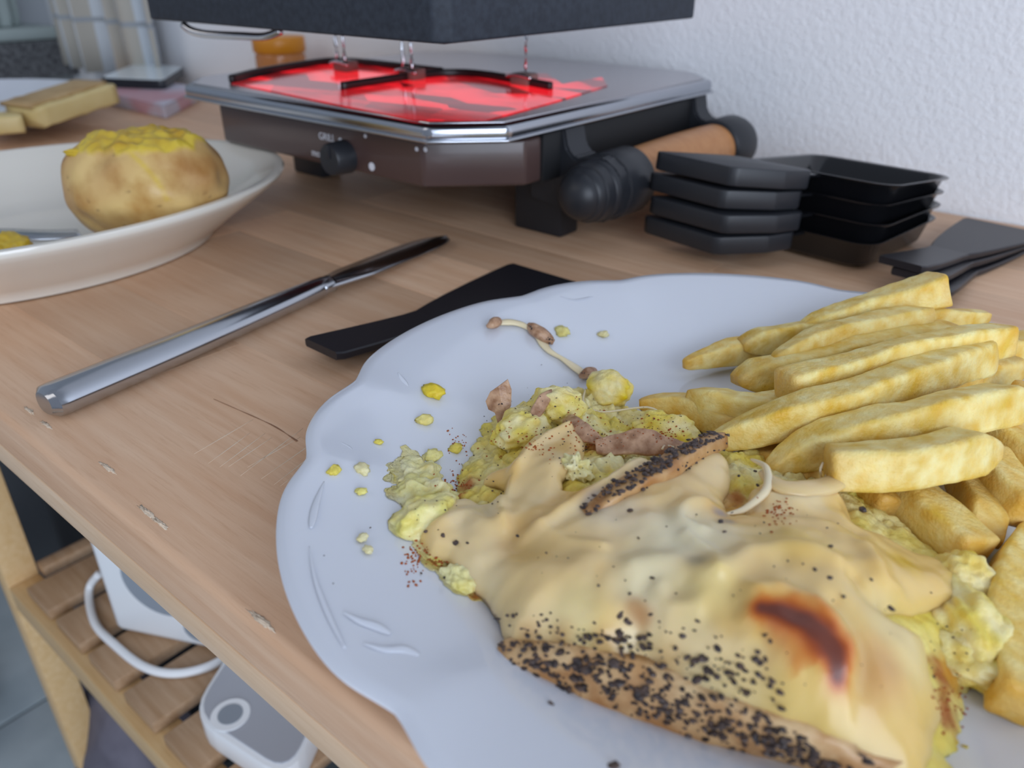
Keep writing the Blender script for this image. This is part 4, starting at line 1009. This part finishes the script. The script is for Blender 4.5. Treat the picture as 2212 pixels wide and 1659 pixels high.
lump('potato_chunk', (2085, 1350), .0145, (.0105, .0075, .0062), 'mash', 'yellow potato lump beside the fries near the plate edge', 'potato', 43, fine=.02, amp=.3, tone='#e6cf5a')
lump('potato_chunk', (2100, 1415), .0125, (.0095, .0070, .0050), 'mash', 'soft potato lump with brown spice next to the upright fry', 'potato', 44, fine=.02, amp=.3, tone='#e6cf5a')
lump('potato_chunk', (2075, 1245), .0150, (.0070, .0060, .0055), 'mash', 'glossy yellow potato corner under the cheese edge', 'potato', 45, fine=.03, tone='#dfbf24')
def flake(pxs, wid, th, label, seed, roll=0.):
    pts = [P(x, y, z) for x, y, z in pxs]
    V, Fc = sweep(pts, rrect(wid, th, th*.4, 2), 40, wob=.0014, seed=seed, scale=lambda t: (.35+.65*math.sin(math.pi*min(max(t*.9+.08, 0), 1)), 1), roll=roll)
    o = mesh_obj('potato_skin', V, Fc, 'skinbit', None, True, origin=sum(pts, Vector())/len(pts)-Vector((0, 0, .002))); tag(o, label, 'potato skin'); return o
def sheet(pxs, base, label, th=.0010, lean=.35, seed=0):
    # a stiff skin flake standing on the heap: outline in its own leaning plane, real thickness
    b_ = base; dist = (b_-Vector((0, 0, CAM_H))).length; k_ = dist/FPX
    right = Vector(Rv); back = Vector((Fv[0], Fv[1], 0)).normalized(); up = (Vector((0, 0, 1))+back*lean).normalized(); nrm_ = right.cross(up).normalized()
    bx_ = sum(p[0] for p in pxs)/len(pxs); by_ = max(p[1] for p in pxs)
    n3 = len(pxs); bm = bmesh.new(); lay = []
    for sgn in (-1, 1):
        lay.append([bm.verts.new(b_+right*((x-bx_)*k_)+up*((by_-y)*k_)+nrm_*(sgn*th/2)+nrm_*.0012*math.sin((x-bx_)*.06+seed)) for x, y in pxs])
    bm.faces.new(lay[0][::-1]); bm.faces.new(lay[1])
    for i in range(n3): bm.faces.new((lay[0][i], lay[0][(i+1) % n3], lay[1][(i+1) % n3], lay[1][i]))
    bmesh.ops.triangulate(bm, faces=[f for f in bm.faces if len(f.verts) > 4])
    o = from_bm('potato_skin', bm, 'skinbit', None, False, origin=b_); tag(o, label, 'potato skin'); return o
sheet([(1050, 873), (1060, 852), (1078, 838), (1098, 823), (1106, 846), (1105, 880), (1090, 905), (1076, 918), (1070, 896), (1056, 890)], P(1078, 912, .0135), 'upright brown potato skin flake at the heap edge', seed=1)
flake([(1150, 905, .020), (1170, 870, .023), (1195, 850, .024)], .0040, .0012, 'small curled skin strip in the crumbly potato', 2, -.6)
flake([(1290, 962, .0228), (1350, 957, .0240), (1420, 962, .0240), (1490, 972, .0228)], .0070, .0014, 'long pinkish skin strip behind the peppered rind strip', 3, -.6)
flake([(1225, 905, .0205), (1260, 935, .0225), (1300, 960, .0215)], .0055, .0012, 'reddish skin curl between the potato lumps', 4, -.5)
flake([(1040, 1275, .009), (1060, 1300, .0095), (1080, 1325, .0095)], .0040, .0012, 'brown skin edge below the cheese on the near side', 5, -.5)
# spice and crumbs on the plate
bpy.context.view_layer.update(); DG = bpy.context.evaluated_depsgraph_get()
def surf(x, y):
    ok, loc, nr, fi, ob, mx_ = scene.ray_cast(DG, Vector((0, 0, CAM_H)), Vector(ray(x, y)).normalized())
    return loc+nr*.00012 if ok else zc(x, y)
pl_ = []
for cx_, cy_, sx_, sy_, n2_ in ((990, 960, 14, 14, 22), (985, 1040, 22, 12, 26), (890, 1215, 12, 22, 34), (910, 1195, 10, 10, 12), (1680, 1110, 20, 18, 30), (1440, 935, 24, 14, 26), (1245, 915, 14, 18, 24), (1290, 955, 30, 12, 30), (1165, 965, 22, 14, 20), (945, 1212, 14, 4, 16), (2055, 1520, 20, 30, 26), (1370, 920, 60, 20, 26), (1120, 940, 40, 25, 22)):
    for _ in range(int(n2_*1.6)): pl_.append((surf(rr.gauss(cx_, sx_), rr.gauss(cy_, sy_)), rr.uniform(.00016, .00042)))
o = grains('paprika_specks', pl_, None, 'paprika', seed=6); tag(o, 'orange brown paprika specks dusted over potato and plate', 'spice')
cs_ = [((935, 850), .0042, '#e6cd38'), ((918, 912), .0030, '#e8d98a'), ((722, 1020), .0022, '#e6d262'), ((782, 1018), .0026, '#e6dcae'), ((780, 1065), .0016, '#e9dc80'), ((783, 1165), .0016, '#e6dcae'), ((795, 1190), .0015, '#e6dcae'), ((818, 957), .0014, '#e6d262'), ((985, 972), .0024, '#e6d262'), ((1215, 720), .0034, '#e3d88e'), ((1303, 725), .0022, '#e3d8a8'), ((935, 990), .0030, '#e8de94'), ((1055, 930), .0028, '#e6d262')]
cl = ['bright yellow potato crumb alone on the plate above the heap', 'pale crumb below the bright yellow crumb', 'yellow crumb on the embossed rim', 'smeared pale crumb beside the rim crumb', 'tiny yellow crumb on the rim', 'tiny pale crumb farther down the rim', 'smallest pale crumb beside another tiny one', 'tiny crumb near the leaf embossing', 'yellow crumb by the spice specks', 'flat smear crumb beside the cheese string', 'faint crumb past the cheese string', 'pale crumb by the smeared mash lump', 'yellow crumb touching the heap by the skin flake']
for i, ((px_, r, tn_), lb) in enumerate(zip(cs_, cl)):
    p = on_plate(*px_); V, Fc = blob_vf((p.x, p.y, p.z+r*.25), (r, r*.75, r*.55), 3, .35, 1.8, 50+i, Matrix.Rotation(i, 3, 'Z'), fine=.12)
    V = [Vector((v.x, v.y, max(v.z, plate_z(v.x, v.y)+.0001))) for v in V]
    o = mesh_obj('potato_crumb', V, Fc, 'mash', None, True, colors=[lin(tn_)]*len(V), origin=p); tag(o, lb, 'crumb', 'potato crumbs on the plate')
pl_ = [(on_plate(x, y, .0003), r/8000.) for x, y, r in ((1190, 1518, 5), (960, 1248, 4), (720, 1260, 2), (988, 1055, 3), (910, 1238, 3), (1170, 788, 2), (1325, 1655, 9), (2160, 1283, 5), (2195, 1430, 3), (2115, 1390, 3), (800, 1140, 2), (700, 1200, 2), (1995, 850, 3), (1940, 780, 3), (1885, 770, 2))]
for cx_, cy_, sx_, sy_, n2_ in ((1150, 930, 60, 35, 40), (1200, 880, 35, 20, 22), (1370, 910, 60, 18, 26), (1450, 920, 40, 22, 22), (1240, 1010, 20, 18, 12), (1250, 960, 30, 25, 18), (930, 1110, 25, 30, 10), (1050, 1060, 30, 20, 12), (2060, 1400, 30, 50, 14)):
    for _ in range(n2_): pl_.append((surf(rr.gauss(cx_, sx_), rr.gauss(cy_, sy_)), rr.uniform(.00012, .00034)))
o = grains('pepper_specks', pl_, None, seed=9); tag(o, 'loose black pepper specks scattered over crushed potato and white plate', 'spice')
# cheese string with two rind bits
st = thing('cheese_string', 'thin melted cheese string with rind bits trailing across the bare plate', 'cheese', on_plate(1170, 750))
pts = [on_plate(x, y, .0012) for x, y in ((1060, 700), (1110, 697), (1150, 715), (1185, 755), (1215, 775), (1245, 795), (1275, 812))]
V, Fc = sweep(pts, circ_sec(.0014, 10), 50, wob=.0005, scale=lambda t: (.6+.7*abs(math.sin(9*t)), .6)); mesh_obj('strand', V, Fc, 'string', st)
for (x0, y0), (x1, y1), r in (((1052, 705), (1080, 692), .0032), ((1140, 702), (1196, 738), .0040), ((1252, 812), (1285, 798), .0032)):
    V, Fc = sweep([on_plate(x0, y0, .0016), on_plate((x0+x1)/2, (y0+y1)/2, .0030), on_plate(x1, y1, .0016)], circ_sec(r, 12), 20, wob=.0006, scale=lambda t: (math.sin(math.pi*min(max(t, .05), .95))**.5*.75, math.sin(math.pi*min(max(t, .05), .95))**.5*.62)); mesh_obj('rind_bit', V, Fc, 'skinbit', st)
pl_ = [(on_plate(x+rr.gauss(0, 5), y+rr.gauss(0, 4), .0042), rr.uniform(.0002, .0005)) for x, y in [(1160, 712), (1175, 722), (1188, 735), (1262, 806), (1150, 705)] for _ in range(6)]
grains('pepper_grain', pl_, st, seed=12)

# ================================================================== FRENCH FRIES
FRY = 'french fries heaped on the white plate'
def fry(pxs, wid, th, label, roll=0., ends=(1, 1), tone=0., seed=0, flare=0.):
    pts = [P(x, y, z) for x, y, z in pxs]
    wid *= 1.07; th *= 1.07; s0_ = rrect(wid/1000, th/1000, min(wid, th)/1000*.13, 2); s = []
    for (x0_, y0_), (x1_, y1_) in zip(s0_, s0_[1:]+s0_[:1]):
        m_ = max(1, int(math.hypot(x1_-x0_, y1_-y0_)/.0014)); s += [(x0_+(x1_-x0_)*q_/m_, y0_+(y1_-y0_)*q_/m_) for q_ in range(m_)]; ln = sum((pts[i+1]-pts[i]).length for i in range(len(pts)-1))
    n = max(24, int(ln/.0013))
    def sc(t):
        d0 = t*ln; d1 = (1-t)*ln; f = 1.; g = 1.
        for dd, e in ((d0, ends[0]), (d1, ends[1])):
            if e == 1: k_ = min(dd/.0022, 1); f *= .72+.28*math.sqrt(1-(1-k_)**2); g *= .72+.28*math.sqrt(1-(1-k_)**2)
            elif e == 2: k_ = min(dd/.020, 1); f *= .22+.78*k_**.7; g *= .35+.65*k_**.7      # tapered
            else: k_ = min(dd/.009, 1); f *= .80+.20*k_; g *= .30+.70*k_                          # chiselled
        f *= 1+.10*noise.noise(Vector((t*ln*60, seed*3.7, 0))); g *= 1+.10*noise.noise(Vector((t*ln*60, seed*3.7, 9)))
        if flare: f *= 1+flare*t*t; g *= 1+flare*.6*t*t
        return f, g
    V, Fc = sweep(pts, s, n, scale=sc, roll=lambda t: roll+.30*noise.noise(Vector((t*2, seed*5.1, 3))), wob=.0006, seed=seed)
    a_ = Vector(lin('#e2bc48')).lerp(Vector(lin('#d49a38')), tone); b_ = Vector(lin('#f8e8a4')).lerp(Vector(lin('#e2b858')), tone)
    k = len(s); cols = []
    for i, v in enumerate(V):
        j = (i % k)/k if i < n*k else 0; t = (i//k)/(n-1) if i < n*k else (0 if i == n*k else 1)
        c = a_.lerp(b_, min(max(.55+.75*noise.noise(v*150+Vector((seed*3.3, 0, 0)))+.6*noise.noise(v*420+Vector((0, seed*3.3, 0))), 0), 1))
        e = max(1-t*ln/.007, 1-(1-t)*ln/.007, 0); c = c.lerp(Vector(lin('#cf9a38')), e*.55)
        cols.append(tuple(c))
    o = mesh_obj('french_fry', V, Fc, 'fry', None, True, colors=cols, origin=sum(pts, Vector())/len(pts)-Vector((0, 0, th/2000)))
    tag(o, label, 'french fry', FRY); return o
FL = [
 ([(1722, 715, .021), (1880, 668, .026), (2034, 622, .033)], 10.5, 9, 'topmost fry with a broad split end reaching past the plate rim', .25, (2, 1), .0),
 ([(1478, 787, .0125), (1550, 768, .013), (1640, 748, .0135)], 8.5, 7.5, 'fry lying lowest at the back with its pointed tip on the bare plate', .1, (2, 1), .25),
 ([(1598, 745, .0165), (1700, 730, .0185), (1800, 712, .020)], 9, 8.5, 'short pale fry with cut end above the pointed tip one', .2, (3, 1), .0),
 ([(1672, 782, .0225), (1780, 735, .0245), (1900, 705, .0265), (2000, 690, .0270)], 10, 8.5, 'yellow bent fry with tapered lower end under the topmost one', .3, (2, 1), .1),
 ([(1930, 702, .0235), (2040, 690, .0240), (2138, 686, .0240)], 9, 8, 'fry with a dark speck ending in a sharp tip over the rim', .1, (1, 2), .1),
 ([(1590, 822, .0180), (1750, 788, .0210), (1900, 752, .0235), (2050, 722, .0240)], 9.5, 9, 'long pale fry resting under the yellow bent one', .2, (3, 1), .1),
 ([(1692, 842, .0265), (1850, 800, .0290), (2000, 760, .0305), (2168, 732, .0300)], 10.5, 10, 'thick pale fry with blunt square ends lying across the middle', .25, (1, 1), .0),
 ([(1540, 955, .0190), (1680, 912, .0250), (1850, 862, .0290), (2000, 808, .0295), (2120, 768, .0270)], 10.5, 10, 'longest pale fry running diagonally to the cheese', .3, (2, 1), .0),
 ([(1500, 848, .0165), (1560, 878, .0165), (1640, 892, .0170), (1740, 872, .0175)], 9.5, 9.5, 'curved pale fry with upturned blunt end', .2, (3, 1), .0),
 ([(1380, 872, .0105), (1450, 872, .0115), (1520, 895, .0120), (1590, 935, .0130)], 8.5, 8, 'slim orange fry curving beside the crushed potato', .2, (2, 1), .35),
 ([(1840, 900, .0185), (1970, 862, .0195), (2090, 812, .0205)], 10, 9, 'orange toned fry hidden in the middle layer', .2, (1, 1), .55),
 ([(2030, 830, .0165), (2110, 800, .0165), (2172, 790, .0160)], 15, 9, 'wide flat yellow fry in the middle layer', .2, (1, 1), .2),
 ([(1665, 1022, .0185), (1710, 988, .0215), (1785, 960, .0245), (1900, 930, .0275), (2050, 895, .0290), (2200, 866, .0270)], 11.5, 10.5, 'big long fry with a thin tip dipping toward the cheese', .3, (2, 3), .0),
 ([(1785, 1008, .0265), (1880, 1008, .0275), (2000, 995, .0285), (2130, 962, .0270)], 11, 10, 'fry with rounded end stuck to a cheese strand', .25, (1, 3), .0),
 ([(1945, 1048, .0150), (2020, 1120, .0150), (2108, 1202, .0140)], 11, 9.5, 'fry lying crosswise with its blunt end near the yellow potato', .3, (1, 1), .05),
 ([(2085, 1015, .0140), (2110, 1090, .0135), (2130, 1165, .0130)], 9, 9, 'golden fry pointing down beside the crosswise one', .2, (1, 3), .45),
 ([(2125, 985, .0185), (2170, 1050, .0175), (2225, 1115, .0165)], 10, 9, 'fry at the pile edge past the golden one', .2, (1, 1), .25),
 ([(2105, 905, .0205), (2180, 950, .0195), (2260, 1010, .0185)], 11, 9, 'fry sloping down from below the big long one', .2, (1, 1), .1),
 ([(2150, 760, .0190), (2210, 750, .0190), (2280, 740, .0185)], 11, 9, 'yellow fry lying toward the far rim', .2, (1, 1), .2),
 ([(2208, 850, .0170), (2235, 870, .0170), (2290, 890, .0165)], 11, 9, 'dark golden fry with its end at the rim side', .2, (1, 1), .5),
 ([(2225, 1140, .0120), (2188, 1260, .0125), (2182, 1380, .0125), (2205, 1530, .0120)], 10, 9, 'upright fry alone on the plate beyond the potato lumps', .2, (2, 1), .1),
 ([(1850, 1040, .0130), (1890, 1075, .0130), (1925, 1115, .0125)], 10, 9, 'short golden fry under the rounded one', .2, (1, 1), .5),
 ([(1640, 1010, .0140), (1720, 985, .0145), (1800, 960, .0150)], 10, 9, 'orange fry at the bottom touching the cheese', .2, (1, 1), .6),
 ([(1700, 1045, .0135), (1780, 1010, .0140), (1860, 1000, .0140)], 11, 9, 'lowest golden fry wedged between cheese and pile', .2, (1, 1), .5),
 ([(1900, 1000, .0150), (2010, 955, .0160), (2100, 925, .0170)], 10, 9, 'brownish fry in the shade between the two big ones', .2, (1, 1), .7),
 ([(1850, 850, .0120), (1950, 880, .0125), (2060, 960, .0130)], 10, 9, 'buried fry under the middle of the pile', .2, (1, 1), .5),
]
for i, (pxs, wd_, th_, lb, rl, en, tn_) in enumerate(FL): fry(pxs, wd_, th_, lb, rl, en, tn_, i+1, .35 if i == 0 else 0.)
